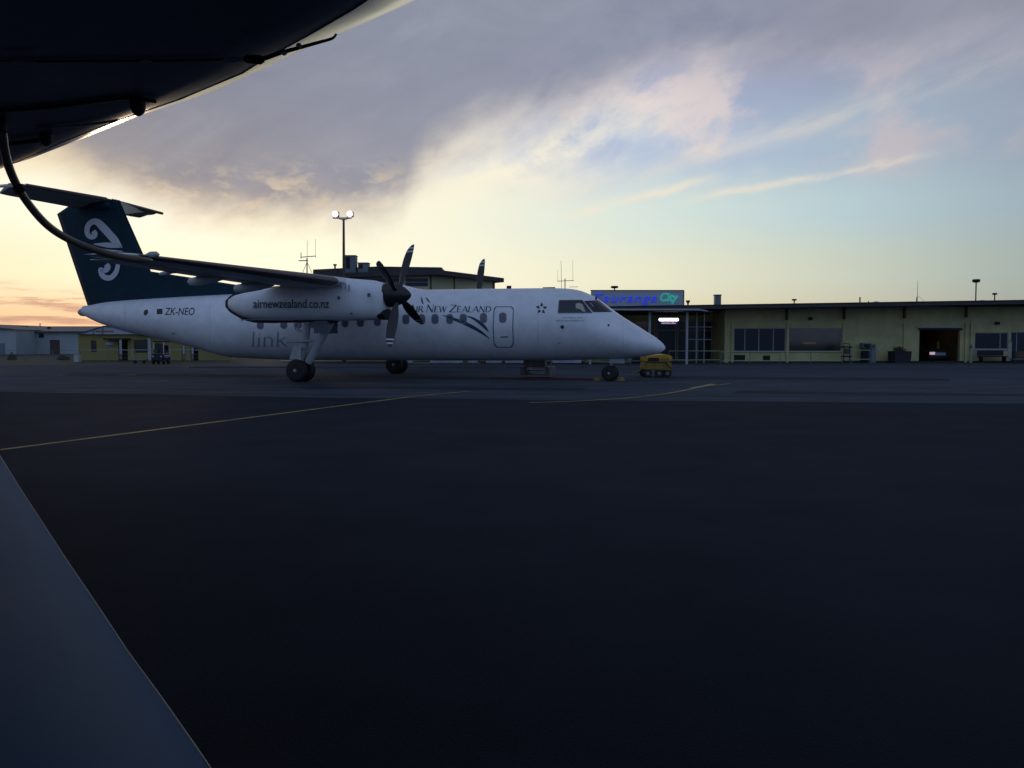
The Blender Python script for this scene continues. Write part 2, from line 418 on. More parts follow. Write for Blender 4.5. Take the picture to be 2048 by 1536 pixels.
g = lambda u, v: (lambda q: (q.x, q.y))(hz(u, v))
a0, a1 = Vector(g(0, 901)), Vector(g(830, 793)); dirv = (a1-a0).normalized()
strip([tuple(a0 - dirv*14), tuple(a0), tuple(a1), g(940, 783)], .11, .010, 'painted_line')
strip([g(*p) for p in spl([(1058, 806), (1150, 803), (1250, 797), (1330, 788), (1385, 778), (1424, 768)])], .12, .0105, 'painted_line')
strip([g(1385, 777), g(1427, 769)], .24, .011, 'painted_line')
strip([g(1424, 772), g(1462, 767)], .07, .009, 'painted_line')
strip([g(238, 750.5), g(272, 750)], .14, .009, 'painted_mark', 'trim')

# ================================================================== AIRLINER
air = thing('airliner', 'white twin-propeller passenger airliner with dark teal tail fin parked side-on across the apron', 'airplane', (PX, PZ, 0), -YAW)
def part(mb, name, m, parent=None, **k):
    return mb.build(name, m, parent or air, world=False, **k)
TOP = [(1330.5, 694), (1324.7, 684.5), (1303, 669), (1270, 649), (1231, 625), (1199.7, 599), (1182, 588.5), (1164.5, 581), (1145, 577), (1098, 576), (1020, 577), (975, 577.5), (829, 580), (478, 588), (375, 593), (260, 600), (211, 604), (176, 611), (169.5, 611.5)]
BOT = [(1330.5, 696), (1328.6, 702), (1313, 709), (1283.7, 714), (1215, 718.7), (1098, 721), (880, 721), (576, 720), (460, 715), (370.6, 690), (337, 681), (269.5, 666.5), (204, 648.5), (180, 637), (169.5, 631)]
def prof(L):
    P = sorted([(lambda q: (q.x, q.z))(A(u, v, 0)) for u, v in L]); return P
TP, BP = prof(TOP), prof(BOT)
def interp(P, x):
    if x <= P[0][0]: return P[0][1]
    if x >= P[-1][0]: return P[-1][1]
    for (a, b), (c_, d_) in zip(P, P[1:]):
        if a <= x <= c_: return b + (d_-b)*(x-a)/(c_-a+1e-9)
XN = max(TP[-1][0], BP[-1][0]); XT = min(TP[0][0], BP[0][0])
RB = 1.345
def smo(P, x):
    w = min(.35, (XN-x)*.6+.02, (x-XT)*.6+.02); w = max(w, .01)
    return sum(interp(P, x+w*k/2) for k in (-2, -1, 0, 1, 2))/5
def section(x):
    zt, zb = smo(TP, x), smo(BP, x)
    f = XN - x
    hn = RB*min(1, (1-exp(-f/1.05*1.0))*1.03) if f < 6 else RB
    tt = x - XT
    ht = RB*min(1, .16 + .84*(1-(1-min(tt/9.5, 1))**1.7))
    hw = min(hn, ht, RB)
    if zt-zb < .02: zt, zb = zt+.01, zb-.01
    hw = min(hw, max((zt-zb)*.75, .02)) if f > 1 else min(hw, (zt-zb)*.62+.01)
    return zt, zb, hw
def surf(x, z):
    """half width of the fuselage at station x, height z"""
    zt, zb, hw = section(min(max(x, XT), XN)); zc = (zt+zb)/2; b = (zt-zb)/2
    q = 1-((z-zc)/b)**2
    return hw*sqrt(q) if q > 0 else 0.0
xs = []
x = XT
while x < XN-.001:
    xs.append(x); f = XN-x
    x += .03 if f < .15 or x-XT < .1 else (.08 if f < .8 else (.15 if f < 5 else .3))
xs.append(XN)
fus = MB(); rings = []
for x in xs:
    zt, zb, hw = section(x); zc = (zt+zb)/2; b = (zt-zb)/2
    rings.append([(x, hw*cos(2*pi*k/56), zc + b*sin(2*pi*k/56)) for k in range(56)])
fus.loft(rings); fuselage = part(fus, 'fuselage', 'white', smooth=True)
def onf(u, v, off=.012):
    """point of the starboard fuselage skin seen at a pixel"""
    s = 1.3
    for _ in range(14):
        q = A(u, v, s); s2 = surf(q.x, q.z); s = s*.4 + s2*.6
    q = A(u, v, s); return Vector((q.x, -s, q.z))
def skin_off(p, off):
    e_ = .03; x, z = p.x, p.z
    gx = (surf(x+e_, z)-surf(x-e_, z))/(2*e_); gz = (surf(x, z+e_)-surf(x, z-e_))/(2*e_)
    gx = max(-2, min(2, gx)); gz = max(-3, min(3, gz))
    nrm = Vector((-gx, -1, -gz)); nrm = Vector((-gx, -1.0, -gz)).normalized()
    return Vector((x, -surf(x, z), z)) + nrm*off
def refine(bm, du):
    for ax in (0, 1):
        lo = min(v.co[ax] for v in bm.verts); hi = max(v.co[ax] for v in bm.verts)
        k = int((hi-lo)/du)
        for i in range(1, k+1):
            co = Vector((0, 0, 0)); co[ax] = lo + i*(hi-lo)/(k+1); no = Vector((0, 0, 0)); no[ax] = 1
            bmesh.ops.bisect_plane(bm, geom=bm.verts[:]+bm.edges[:]+bm.faces[:], plane_co=co, plane_no=no, dist=1e-5)
def decal(vs2, fs, name, m, parent, off=.006, du=4.0, mapper=None, thick=.003):
    """flat pixel-space polygons laid onto the skin"""
    bm = bmesh.new(); V = [bm.verts.new((p[0], p[1], 0)) for p in vs2]
    for f in fs:
        try: bm.faces.new([V[i] for i in f])
        except ValueError: pass
    bmesh.ops.triangulate(bm, faces=[f for f in bm.faces if len(f.verts) > 4])
    refine(bm, du)
    for v in bm.verts:
        v.co = mapper(v.co.x, v.co.y) if mapper else skin_off(onf(v.co.x, v.co.y), off)
    bmesh.ops.recalc_face_normals(bm, faces=bm.faces)
    if bm.faces and sum(f.normal.y*f.calc_area() for f in bm.faces) > 0: bmesh.ops.reverse_faces(bm, faces=bm.faces)
    me = bpy.data.meshes.new(name); bm.to_mesh(me); bm.free(); me.materials.append(M[m] if isinstance(m, str) else m)
    o = bpy.data.objects.new(name, me); COL.objects.link(o); o.parent = parent; return o
def rrect(cx, cy, w, h, r, n=5):
    out = []
    for (sx_, sy_, a_) in ((1, 1, 0), (-1, 1, 90), (-1, -1, 180), (1, -1, 270)):
        for k in range(n+1):
            t = radians(a_ + 90*k/n); out.append((cx + sx_*(w/2-r) + r*cos(t), cy + sy_*(h/2-r) + r*sin(t)))
    return out
def poly(P): return P, [tuple(range(len(P)))]
def ribbon(pts, ws):
    P = [Vector(p) for p in pts]; n = len(P); L = []; R = []
    for i, p in enumerate(P):
        d = (P[min(i+1, n-1)]-P[max(i-1, 0)]).normalized(); nn = Vector((-d.y, d.x))*ws[i]/2
        L.append(tuple(p+nn)); R.append(tuple(p-nn))
    return L+R, [(i, i+1, n+i+1, n+i) for i in range(n-1)]
def ringp(outer, inner):
    n = len(outer); return outer+inner, [(i, (i+1) % n, n+(i+1) % n, n+i) for i in range(n)]
# cabin windows
wins = [(812, 638.5), (843.5, 638.5), (870, 638), (899.5, 638), (926.5, 637.5), (967, 636), (755, 642), (721, 644), (690, 645), (655, 646), (625, 646.5), (597, 647), (567.6, 648), (520.7, 649)]
for (u, v) in wins:
    k = 1.0 if u > 700 else .95
    fr = decal(*ringp(rrect(u, v, 14.5*k, 20.5*k, 6.5), rrect(u, v, 11.5*k, 17*k, 5.3)), 'window', 'paneframe', air, .008, 5)
    decal(*poly(rrect(u, v, 11.6*k, 17.2*k, 5.3)), 'pane', 'pane', fr, .006, 5)
# forward passenger door outline with its window
DO = [(991.5, 613), (1024, 613), (1027.5, 618), (1026.5, 655), (1027.5, 688), (1023, 695), (993, 695), (987.5, 688), (985.5, 655), (987.5, 618)]
def shrink(P, k):
    cx = sum(p[0] for p in P)/len(P); cy = sum(p[1] for p in P)/len(P)
    return [(p[0]-k*(1 if p[0] > cx else -1), p[1]-k*.9*(1 if p[1] > cy else -1)) for p in P]
door = decal(*poly(shrink(DO, 1.0)), 'passenger_door', 'white', air, .005, 4)
decal(*ringp(DO, shrink(DO, 1.7)), 'door_seal', 'seam', door, .009, 5)
fr = decal(*ringp(rrect(1005.6, 635.5, 15, 21, 6.5), rrect(1005.6, 635.5, 12, 18, 5.4)), 'door_window', 'paneframe', door, .012, 5)
decal(*poly(rrect(1005.6, 635.5, 12.2, 18.2, 5.4)), 'pane', 'pane', fr, .010, 5)
decal(*poly([(1001, 673), (1016.5, 672.4), (1016.5, 674.5), (1001, 675)]), 'door_handle', 'ink', door, .011, 5)
# cockpit glazing
cg = decal(*poly([(1119.5, 602), (1163.5, 601.5), (1182.5, 624.5), (1117.5, 624.5)]), 'cockpit_side_window', 'glass', air, .010, 3)
decal(*ringp([(1118, 600.3), (1164.5, 600), (1185, 626.2), (1115.5, 626.5)], [(1119.5, 602), (1163.5, 601.5), (1182.5, 624.5), (1117.5, 624.5)]), 'window_frame', 'seam', cg, .012, 3)
cp = decal(*poly([(1151, 608), (1158, 606.2), (1165, 609), (1171, 624), (1166, 623.5), (1160, 619), (1152, 617)]), 'pane', mat('painted_sky_glint', (.42, .40, .30), .3), cg, .014, 3)  # pale patch painted on the glass for bright sky showing through
cg2 = decal(*poly([(1167.5, 602), (1198, 601), (1224, 624), (1186.5, 624.5)]), 'windscreen', 'glass', air, .010, 3)
decal(*poly([(1179, 606), (1182, 607), (1188, 614), (1186, 613.5)]), 'wiper', 'post', cg2, .016, 3)
# small marks, vents and lettering
decal(*poly(rrect(1124.6, 654, 7.4, 7.4, 3.6)), 'round_port', 'ink', air)
decal(*poly(rrect(1217, 650.5, 4.4, 4.4, 2.1)), 'round_port', 'ink', air)
decal(*poly([(1116, 685.7), (1121, 685), (1121.5, 687), (1116.5, 687.3)]), 'vent', 'faint', air)
decal(*poly([(343, 666.3), (350, 665.6), (350, 668), (343, 668.3)]), 'vent', 'faint', air)
decal(*poly(rrect(484, 640.5, 4, 4, 1.9)), 'round_port', 'faint', air)
decal(*poly([(288, 622), (291, 619.6), (296, 619.4), (296.5, 626), (293, 630.5), (288.5, 630.5), (287.3, 627)]), 'round_port', 'ink', air)
decal(*poly([(314, 618), (325, 617.4), (325, 621.5), (320, 621.8), (320, 624), (325, 623.7), (325, 628), (313.5, 628.6)]), 'flag_mark', 'ink', air)
P2 = lambda L: [(p[0], p[1]) for p in L[0]]
t = fit_text('ZK-NEO', 329.5, 389.5, 615.5, 630, None, shear=.22, offset=.004); decal(P2(t), t[1], 'registration_lettering', 'ink', air, .008, 5)
def glyphs(word, u0, u1, v0, v1, big, capk=1.22, lean=.16):
    """serifed capitals from thick and thin strokes; word letters in big are taller"""
    G = {'A': [(0, 0, .45, 1, .07), (.45, 1, .9, 0, .17), (.18, .36, .72, .36, .06)], 'I': [(.15, 0, .15, 1, .17)],
         'R': [(.12, 0, .12, 1, .17), (.12, .97, .55, .93, .06), (.55, .93, .62, .74, .15), (.62, .74, .5, .55, .12), (.5, .55, .12, .5, .06), (.36, .52, .82, 0, .16)],
         'N': [(.1, 0, .1, 1, .07), (.1, 1, .82, 0, .18), (.82, 0, .82, 1, .07)], 'E': [(.12, 0, .12, 1, .17), (.12, .97, .62, .97, .07), (.12, .52, .52, .52, .06), (.12, .03, .66, .03, .07)],
         'W': [(0, 1, .3, 0, .16), (.3, 0, .55, 1, .07), (.55, 1, .82, 0, .16), (.82, 0, 1.1, 1, .07)], 'Z': [(.05, .97, .8, .97, .07), (.8, .97, .05, .03, .16), (.05, .03, .85, .03, .08)],
         'L': [(.12, 0, .12, 1, .17), (.12, .03, .62, .03, .07)], 'D': [(.12, 0, .12, 1, .17), (.12, .97, .5, .95, .07), (.5, .95, .78, .7, .13), (.78, .7, .8, .35, .17), (.8, .35, .5, .05, .13), (.5, .05, .12, .03, .07)],
         'l': [(.12, 0, .12, 1.35, .10), (0, .02, .26, .02, .05)], 'i': [(.12, 0, .12, .85, .10), (.1, 1.12, .16, 1.12, .12), (0, .02, .26, .02, .05)],
         'n': [(.12, 0, .12, .88, .10), (.12, .7, .38, .88, .07), (.38, .88, .6, .7, .1), (.6, .7, .6, 0, .10), (0, .02, .26, .02, .05), (.48, .02, .74, .02, .05)],
         'k': [(.12, 0, .12, 1.35, .10), (.12, .42, .62, .88, .07), (.28, .52, .72, 0, .11), (0, .02, .26, .02, .05)]}
    W = {'A': .98, 'I': .36, 'R': .86, 'N': 1.0, 'E': .8, 'W': 1.2, 'Z': .95, 'L': .74, 'D': 1.0, ' ': .42, 'l': .36, 'i': .36, 'n': .84, 'k': .8}
    tot = 0
    for ch, b in zip(word, big): tot += W[ch]*(capk if b else 1)
    h = (v1-v0); sx_ = (u1-u0)/tot; vs = []; fs = []; cx = 0
    for ch, b in zip(word, big):
        k = capk if b else 1
        for (a, c1, d, e1, w) in G.get(ch, []):
            p = Vector((a, c1)); q = Vector((d, e1)); dd_ = (q-p).normalized(); nn = Vector((-dd_.y, dd_.x))*w/2
            i = len(vs)
            for r in (p+nn, q+nn, q-nn, p-nn):
                yy = r.y*k; vs.append((u0 + (cx + r.x*k)*sx_ + yy*lean*h/1.0, v1 - yy*h))
            fs.append((i, i+1, i+2, i+3))
        cx += W[ch]*k
    return vs, fs
gv, gf = glyphs('AIR NEW ZEALAND', 816, 983, 612.5, 624.5, [1, 0, 0, 0, 1, 0, 0, 0, 1, 0, 0, 0, 0, 0, 0], 1.22)
decal(gv, gf, 'title_lettering', 'teal', air, .008, 5)
gv, gf = glyphs('link', 502, 576, 671, 693, [0]*4, 1, .05)
decal(gv, gf, 'title_lettering', 'faint', air, .007, 6)
def arc(pts, wmax, name, m, w0=.2, w1=.2, **k):
    q = spl(pts, 6); n_ = len(q)
    decal(*ribbon([tuple(p) for p in q], [max(w0 if i < n_/2 else w1, wmax*sin(pi*(i+.001)/(n_-1))) for i in range(n_)]), name, m, air, .008, 5)
arc([(842, 593.5), (843.5, 599), (845, 605), (848, 609)], 3.2, 'bird_emblem', 'teal'); arc([(851, 595), (854, 597.5), (857, 602), (861, 605)], 3.0, 'bird_emblem', 'teal')
arc([(931, 631), (947, 637), (963, 648), (972, 657), (977.5, 664)], 6.2, 'swoosh_stripe', 'teal')
arc([(884, 630), (905, 637), (935, 649), (962, 664), (980, 678)], 7, 'swoosh_stripe', 'teal')
arc([(588, 640), (588.5, 650), (592, 659), (598, 667)], 2.6, 'koru_stroke', 'faint'); arc([(606, 651), (599, 650), (596, 655), (600, 661), (609, 664), (618, 661)], 3.4, 'koru_stroke', 'faint')
# five-armed star emblem
for k in range(5):
    a_ = radians(-90+72*k); c_ = Vector((1083, 617)); d_ = Vector((cos(a_), sin(a_))); s_ = Vector((-d_.y, d_.x))
    decal(*poly([tuple(c_ + d_*11.8), tuple(c_ + d_*7.2 + s_*3.4), tuple(c_ + d_*4.0 + s_*.8), tuple(c_ + d_*4.8 - s_*2.6)]), 'star_emblem', 'ink', air, .007, 6)
vs, fs = [], []
random.seed(3)
for (ua, ub, vv, hh) in ((1125, 1163, 634.5, 1.9), (1112, 1168, 640.5, 2.0)):
    u = ua
    while u < ub:
        w = random.choice((1.2, 1.6, 2.2)); i = len(vs); vs += [(u, vv), (u+w, vv), (u+w-.2, vv+hh), (u-.2, vv+hh)]; fs.append((i, i+1, i+2, i+3)); u += w + random.choice((.5, .7, 1.8))
decal(vs, fs, 'small_lettering', 'faint', air, .007, 8)
# panel lines round the fuselage
for u in (1246, 1076, 790, 420, 250):
    v0, v1 = (640, 712) if u == 1246 else ((592, 712) if u > 700 else (603, 690 if u > 300 else 655))
    decal(*ribbon([(u, v0 + (v1-v0)*i/12) for i in range(13)], [.35]*13), 'panel_line', 'faint', air, .004, 20)
for (u, v, w, h) in ((1098, 574.4, .45, .03), (1018, 576, .16, .10)):
    q = A(u, v, 0); z_ = section(q.x)[0]; mb = MB(); mb.box(q.x-w/2, q.x+w/2, -.05, .05, z_-.03, z_+h); part(mb, 'aerial', 'black', bevel=.01)
q = A(1196, 596.5, 0); mb = MB(); mb.box(q.x-.03, q.x+.03, -.35, -.30, q.z-.10, q.z+.04); part(mb, 'probe', 'ink')
# tail cone light fairing
q = A(170, 625, 0); mb = MB(); mb.lathe(q, (-1, 0, .05), [(-.05, .15), (.05, .17), (.2, .155), (.3, .10), (.34, .01)], 16); part(mb, 'tail_cone', 'post', smooth=True)
# ---- fin
FIN = [(114, 428), (136.4, 412.8), (150, 398), (225, 400), (239, 432.6), (302, 542.7), (375, 554), (470, 569), (520, 583), (520, 600), (211, 612), (176, 614)]
fp = [A(u, v, 0) for u, v in FIN]
def finthick(x, z):       # thickness tapers upward and to the edges
    return max(.05, .26 - .018*(z-2.5))
fin = MB()
cx_, cz_ = sum(p.x for p in fp)/len(fp), sum(p.z for p in fp)/len(fp)
inner = []
for p in fp:
    d = Vector((cx_-p.x, 0, 0)); dd_ = .28 if abs(d.x) > .28 else 0
    inner.append(Vector((p.x + (dd_ if d.x > 0 else -dd_), 0, p.z)))
n_ = len(fp)
lft = [Vector((p.x, -finthick(p.x, p.z)/2, p.z)) for p in inner]; rgt = [Vector((p.x, finthick(p.x, p.z)/2, p.z)) for p in inner]
fin.add(fp + lft + rgt, [(i, (i+1) % n_, n_+(i+1) % n_, n_+i) for i in range(n_)] + [(i, 2*n_+i, 2*n_+(i+1) % n_, (i+1) % n_) for i in range(n_)] + [tuple(range(n_, 2*n_)), tuple(range(2*n_, 3*n_))[::-1]])
finob = part(fin, 'tail_fin', 'navy')
FM = lambda u, v: (lambda q: Vector((q.x, -.135, q.z)))(A(u, v, .135))
FM2 = lambda u, v: (lambda q: Vector((q.x, -.131, q.z)))(A(u, v, .131))
def z1(x, y): return (x/4.2667, 340 + y/4.2667)
def koru(pts, ws, k=6):
    q = spl([z1(*p) for p in pts], k); W_ = spl([(w, 0) for w in ws], k)
    decal(*ribbon([tuple(p) for p in q], [max(.3, w.x/4.2667) for w in W_]), 'koru_emblem', 'logo', finob, du=50, mapper=FM)
koru([(795, 520), (808, 540), (805, 562), (780, 572), (752, 555), (742, 520), (752, 475), (785, 443), (830, 445), (880, 490), (935, 550), (985, 605), (1045, 664)], [40, 46, 46, 42, 42, 44, 46, 48, 58, 66, 66, 62, 6])
koru([(1045, 660), (985, 648), (920, 640), (800, 632)], [6, 34, 44, 8])
koru([(1052, 696), (990, 690), (930, 686), (870, 672)], [4, 14, 14, 3])
koru([(905, 805), (918, 825), (905, 850), (880, 855), (862, 838), (858, 850), (868, 890), (900, 918), (945, 918), (985, 880), (1003, 830), (1010, 762)], [40, 52, 50, 40, 16, 40, 44, 46, 44, 42, 38, 34])
# bullet fairing and tailplane
q = A(203, 402, 0); mb = MB(); ax = A(226, 404, 0) - A(176, 396, 0)
mb.lathe(A(172, 404, 0), ax, [(0, .02), (.15, .14), (.5, .27), (.85, .30), (1.15, .24), (1.35, .12), (1.42, .01)], 20)
part(mb, 'fin_bullet', 'navy', smooth=True)
def tailpl(side):
    s = 1 if side == 'near' else -1
    mb = MB()
    zr = 7.33; rings = []
    for k in range(9):
        t_ = k/8; y = s*(.12 + t_*(3.84 if s > 0 else 3.55))
        xl = -21.35 - .42*t_; xr = -22.95 - .12*t_
        if k == 8: xl -= .22; xr += .1
        thk = .13 - .05*t_
        ring_ = []
        for a_ in range(16):
            th_ = 2*pi*a_/16; cxx = (xl+xr)/2 + (xl-xr)/2*cos(th_); aft = max(0, -cos(th_)-.05); ring_.append((cxx, -y, zr + thk*sin(th_)*(1+.25*cos(th_)) - .30*aft*(1 if s > 0 else .6)))
        rings.append(ring_)
    mb.loft(rings); o = part(mb, 'tailplane', 'tailm', smooth=True)
    mb = MB(); rr = []
    for k in range(9):
        t_ = k/8; y = s*(.14+t_*3.72); xl = -21.335 - .42*t_
        thk = .10 - .035*t_
        rr.append([(xl + .012 - .10*(1-cos(a_)), -y, zr + thk*sin(a_)) for a_ in [radians(d_) for d_ in range(-75, 76, 15)]])
    mb.loft(rr, cap=False, closed=False); part(mb, 'deicing_boot', 'boot', o, smooth=True)
    return o
tailpl('near'); tailpl('far')
q0, q1, q2, q3 = [A(u, v, -1.0) for u, v in ((239, 404), (276, 413), (276, 421), (250, 430))]
mb = MB(); mb.loft([[(-21.6, .15, 7.30), (-20.9, .15, 7.28), (-20.85, .15, 6.72), (-21.5, .15, 6.74)], [(-21.9, 1.6, 7.28), (-21.45, 1.6, 7.27), (-21.45, 1.6, 7.02), (-21.8, 1.6, 7.02)], [(-22.1, 2.6, 7.27), (-21.8, 2.6, 7.27), (-21.8, 2.6, 7.2), (-22.0, 2.6, 7.2)]]); part(mb, 'tailplane_root_fairing', 'tailm', smooth=True)
for s in (1, -1):
    mb = MB(); mb.lathe((-23.0, -(s*3.9 if s > 0 else -3.6), 7.33), (1, 0, 0), [(-.25, .01), (-.2, .05), (.3, .07), (.8, .06), (1.0, .01)], 10); part(mb, 'tip_horn', 'wingm', smooth=True)
# ---- wing
def foil(xl, xt, y, z, tk, n=14):
    c_ = xl-xt; up = []; lo = []
    for k in range(n+1):
        u_ = (1-cos(pi*k/n))/2; yt = 5*tk*(.2969*sqrt(u_)-.126*u_-.3516*u_**2+.2843*u_**3-.1036*u_**4)
        up.append((xl-c_*u_, y, z + c_*yt*1.15 + .0*u_)); lo.append((xl-c_*u_, y, z - c_*yt*.85))
    return up + lo[1:-1][::-1]
WS = [(-4.9, -8.02, -10.95, 3.33, .15), (0, -8.02, -10.95, 3.33, .16), (4.9, -8.02, -10.95, 3.33, .14), (9.3, -8.42, -10.55, 3.37, .115), (13.2, -8.78, -10.10, 3.41, .085), (13.62, -8.95, -10.05, 3.413, .07), (13.72, -9.25, -9.9, 3.415, .04)]
def wing(s):
    mb = MB(); mb.loft([foil(xl, xt, -s*y, z, tk) for (y, xl, xt, z, tk) in WS[1:]])
    o = part(mb, 'wing', 'wingm', smooth=True)
    bt = MB(); rr = []
    for (y, xl, xt, z, tk) in WS[2:5]:
        f_ = foil(xl, xt, -s*y, z, tk, 22); N = len(f_)
        idx = [(i) % N for i in range(-5, 6)]
        base = Vector(((xl+xt)/2+.4, -s*y, z))
        rr.append([Vector(f_[i]) + (Vector(f_[i])-base).normalized()*.009 for i in idx])
    bt.loft(rr, cap=False, closed=False); part(bt, 'deicing_boot', 'boot', o, smooth=True)
    # flap hinge fairings hanging under the trailing edge
    for (y, ln, r_, dz_) in ((6.0, 1.5, .16, .26), (8.6, 1.3, .14, .24), (10.0, .55, .055, .12)):
        t_ = (y-4.9)/(13.2-4.9); xt = -10.95 + .77*t_; zz = 3.33 + .08*t_
        mb = MB(); mb.lathe((xt-.35, -s*y, zz-dz_), (1, 0, .06), [(0, .03), (.06, r_*.8), (ln*.3, r_), (ln*.65, r_*.75), (ln, .02)], 12)
        mb.v = [(v_[0], -s*y + (v_[1]+s*y)*.6, v_[2]) for v_ in mb.v]
        mb.box(xt-.05, xt+ln*.35, -s*y-.02, -s*y+.02, zz-dz_, zz-.02)
        part(mb, 'flap_fairing', 'gear', o, smooth=True)
    mb = MB(); mb.lathe((-8.60, -s*12.9, 3.45), (1, 0, 0), [(-.25, .02), (-.1, .08), (.05, .08), (.14, .02)], 10); part(mb, 'tip_light', 'post', o, smooth=True)
    mb = MB(); rr = []
    for (y, xl, xt, z, tk) in WS[2:5]:
        rr.append([(xt+.55, -s*y, z-.085), (xt+.55, -s*y, z-.06), (xt-.10, -s*y, z-.05), (xt-.10, -s*y, z-.07)])
    mb.loft(rr); part(mb, 'flap', 'wingm', o)
    return o
wing(1); wing(-1)
mb = MB(); rr = []
for (x_, h_, w_) in ((-7.3, .02, .7), (-7.7, .14, .9), (-8.3, .26, 1.0), (-10.4, .26, 1.0), (-11.3, .14, .9), (-12.2, .02, .7)):
    zt = section(x_)[0]; rr.append([(x_, w_*cos(pi*k/16), zt-.28 + (h_+.28)*sin(pi*k/16)) for k in range(17)])
mb.loft(rr); part(mb, 'wing_fairing', 'white', smooth=True)
# ---- engine nacelles
NT_ = prof2 = None
def prof_s(L, s): return sorted([(lambda q: (q.x, q.z))(A(u, v, s)) for u, v in L])
NTP = prof_s([(776, 575), (768, 566), (751, 561), (705, 557.5), (653, 556), (600, 566), (540, 577), (489, 587), (472, 591), (461, 599), (458, 606)], 3.94)
NBP = prof_s([(777, 618), (773, 632), (768, 638.5), (740, 641), (658, 642), (564, 642), (515, 640.5), (487, 633), (466, 621), (458, 610)], 3.94)
nx0, nx1 = max(NTP[0][0], NBP[0][0]), min(NTP[-1][0], NBP[-1][0])
def nacelle(s):
    root = MB(); rings = []
    N = 46
    for i in range(N+1):
        t_ = i/N; x_ = nx0 + (nx1-nx0)*(t_ if .05 < t_ < .95 else t_)
        zt, zb = interp(NTP, x_), interp(NBP, x_)
        if i in range(2, N-1):
            w_ = .08; zt = (interp(NTP, x_-w_)+zt+interp(NTP, x_+w_))/3; zb = (interp(NBP, x_-w_)+zb+interp(NBP, x_+w_))/3
        zt = max(zt, zb+.02)
        f_ = min(1, sqrt(max(0.0, (x_-nx0)/1.3))*.9+.12); g_ = .42 + .22*min(1, (nx1-x_)/1.2)
        hw = min(.64*f_, g_, .62); zc = (zt+zb)/2; b = (zt-zb)/2
        ring_ = []
        for k in range(32):
            a_ = 2*pi*k/32; ca, sa = cos(a_), sin(a_); e_ = .78
            ring_.append((x_, -s*3.94 + hw*abs(ca)**e_*(1 if ca > 0 else -1), zc + b*abs(sa)**e_*(1 if sa > 0 else -1)))
        rings.append(ring_)
    root.loft(rings); o = part(root, 'engine_nacelle', 'white', smooth=True)
    # chin intake
    mb = MB(); q = A(773, 627, 3.94); mb.lathe((q.x+.02, -s*3.94, q.z-.03), (1, 0, 0), [(-.4, .16), (.04, .19), (.05, .17), (.02, .01)], 16)
    mb.v = [(v_[0], -s*3.94 + (v_[1]+s*3.94)*2.0, v_[2]) for v_ in mb.v]; part(mb, 'chin_intake', 'black', o, smooth=True)
    # sooty exhaust shroud beside the tail of the nacelle (inboard half shell, a little larger than the nacelle)
    mb = MB(); rr = []
    for i in range(24):
        x_ = nx0 + .02 + i*.16
        zt, zb = interp(NTP, x_), interp(NBP, x_); gr_ = .03 + .05*min(1, i/5)*(1 - i/30); zc = (zt+zb)/2; b = max((zt-zb)/2, .02)+gr_*(.7 if i > 12 else 1)
        hw = .50*min(1, sqrt(max(0.0, (x_-nx0)/1.3))*.9+.12)
        sh = .20*(1 - i/26)
        rr.append([(x_-sh, -s*3.94 + s*(.04 + hw*cos(a_)), zc + b*sin(a_) - (.02 if i > 3 else 0)) for a_ in [radians(d_) for d_ in range(-90, 91, 12)]])
    mb.loft(rr); part(mb, 'exhaust_shroud', 'black', o, smooth=True)
    # small cowl details
    for (u, v, w_) in ((738, 588, .09), (678, 594, .08), (703, 626, .05)):
        q = A(u, v, 4.56); mb = MB(); mb.box(q.x-w_/2, q.x+w_/2, -s*4.57-.02, -s*4.57+.02, q.z-w_, q.z+w_*.3); part(mb, 'cowl_vent', 'seam', o)
    for zz in (2.12,):
        mb = MB(); mb.box(nx0+.8, nx1-.9, -s*4.56-.006, -s*4.56+.006, zz-.007, zz+.007); part(mb, 'panel_line', 'faint', o)
    for k in range(3):
        x_ = -8.05 + k*.13; mb = MB(); mb.box(x_-.02, x_+.02, -s*4.62-.02, -s*4.62+.03, 3.14-.05*k, 3.34-.05*k); part(mb, 'vortex_strake', 'post', o)
    # dark gear bay under the nacelle
    mb = MB(); q = A(660, 642, 3.94); mb.box(q.x-1.25, q.x+.18, -s*3.94-.3, -s*3.94+.3, q.z-.035, q.z+.02); part(mb, 'gear_bay', 'wellm', o)
    for sg in (-1, 1):
        mb = MB(); mb.box(q.x-.42, q.x+.10, -s*3.94+sg*.34-.012, -s*3.94+sg*.34+.012, q.z-.42, q.z+.0); part(mb, 'gear_door', 'seam', o)
    return o
nac = {s: nacelle(s) for s in (1, -1)}
tn = fit_text('airnewzealand.co.nz', 506.5, 658, 598.5, 616, None, offset=.006)
hub_n = A(600, 607, 4.56)
decal(P2(tn), tn[1], 'web_lettering', 'ink', nac[1], du=30, mapper=lambda u, v: (lambda q: Vector((q.x, -4.582, q.z)))(A(u, v, 4.582)))
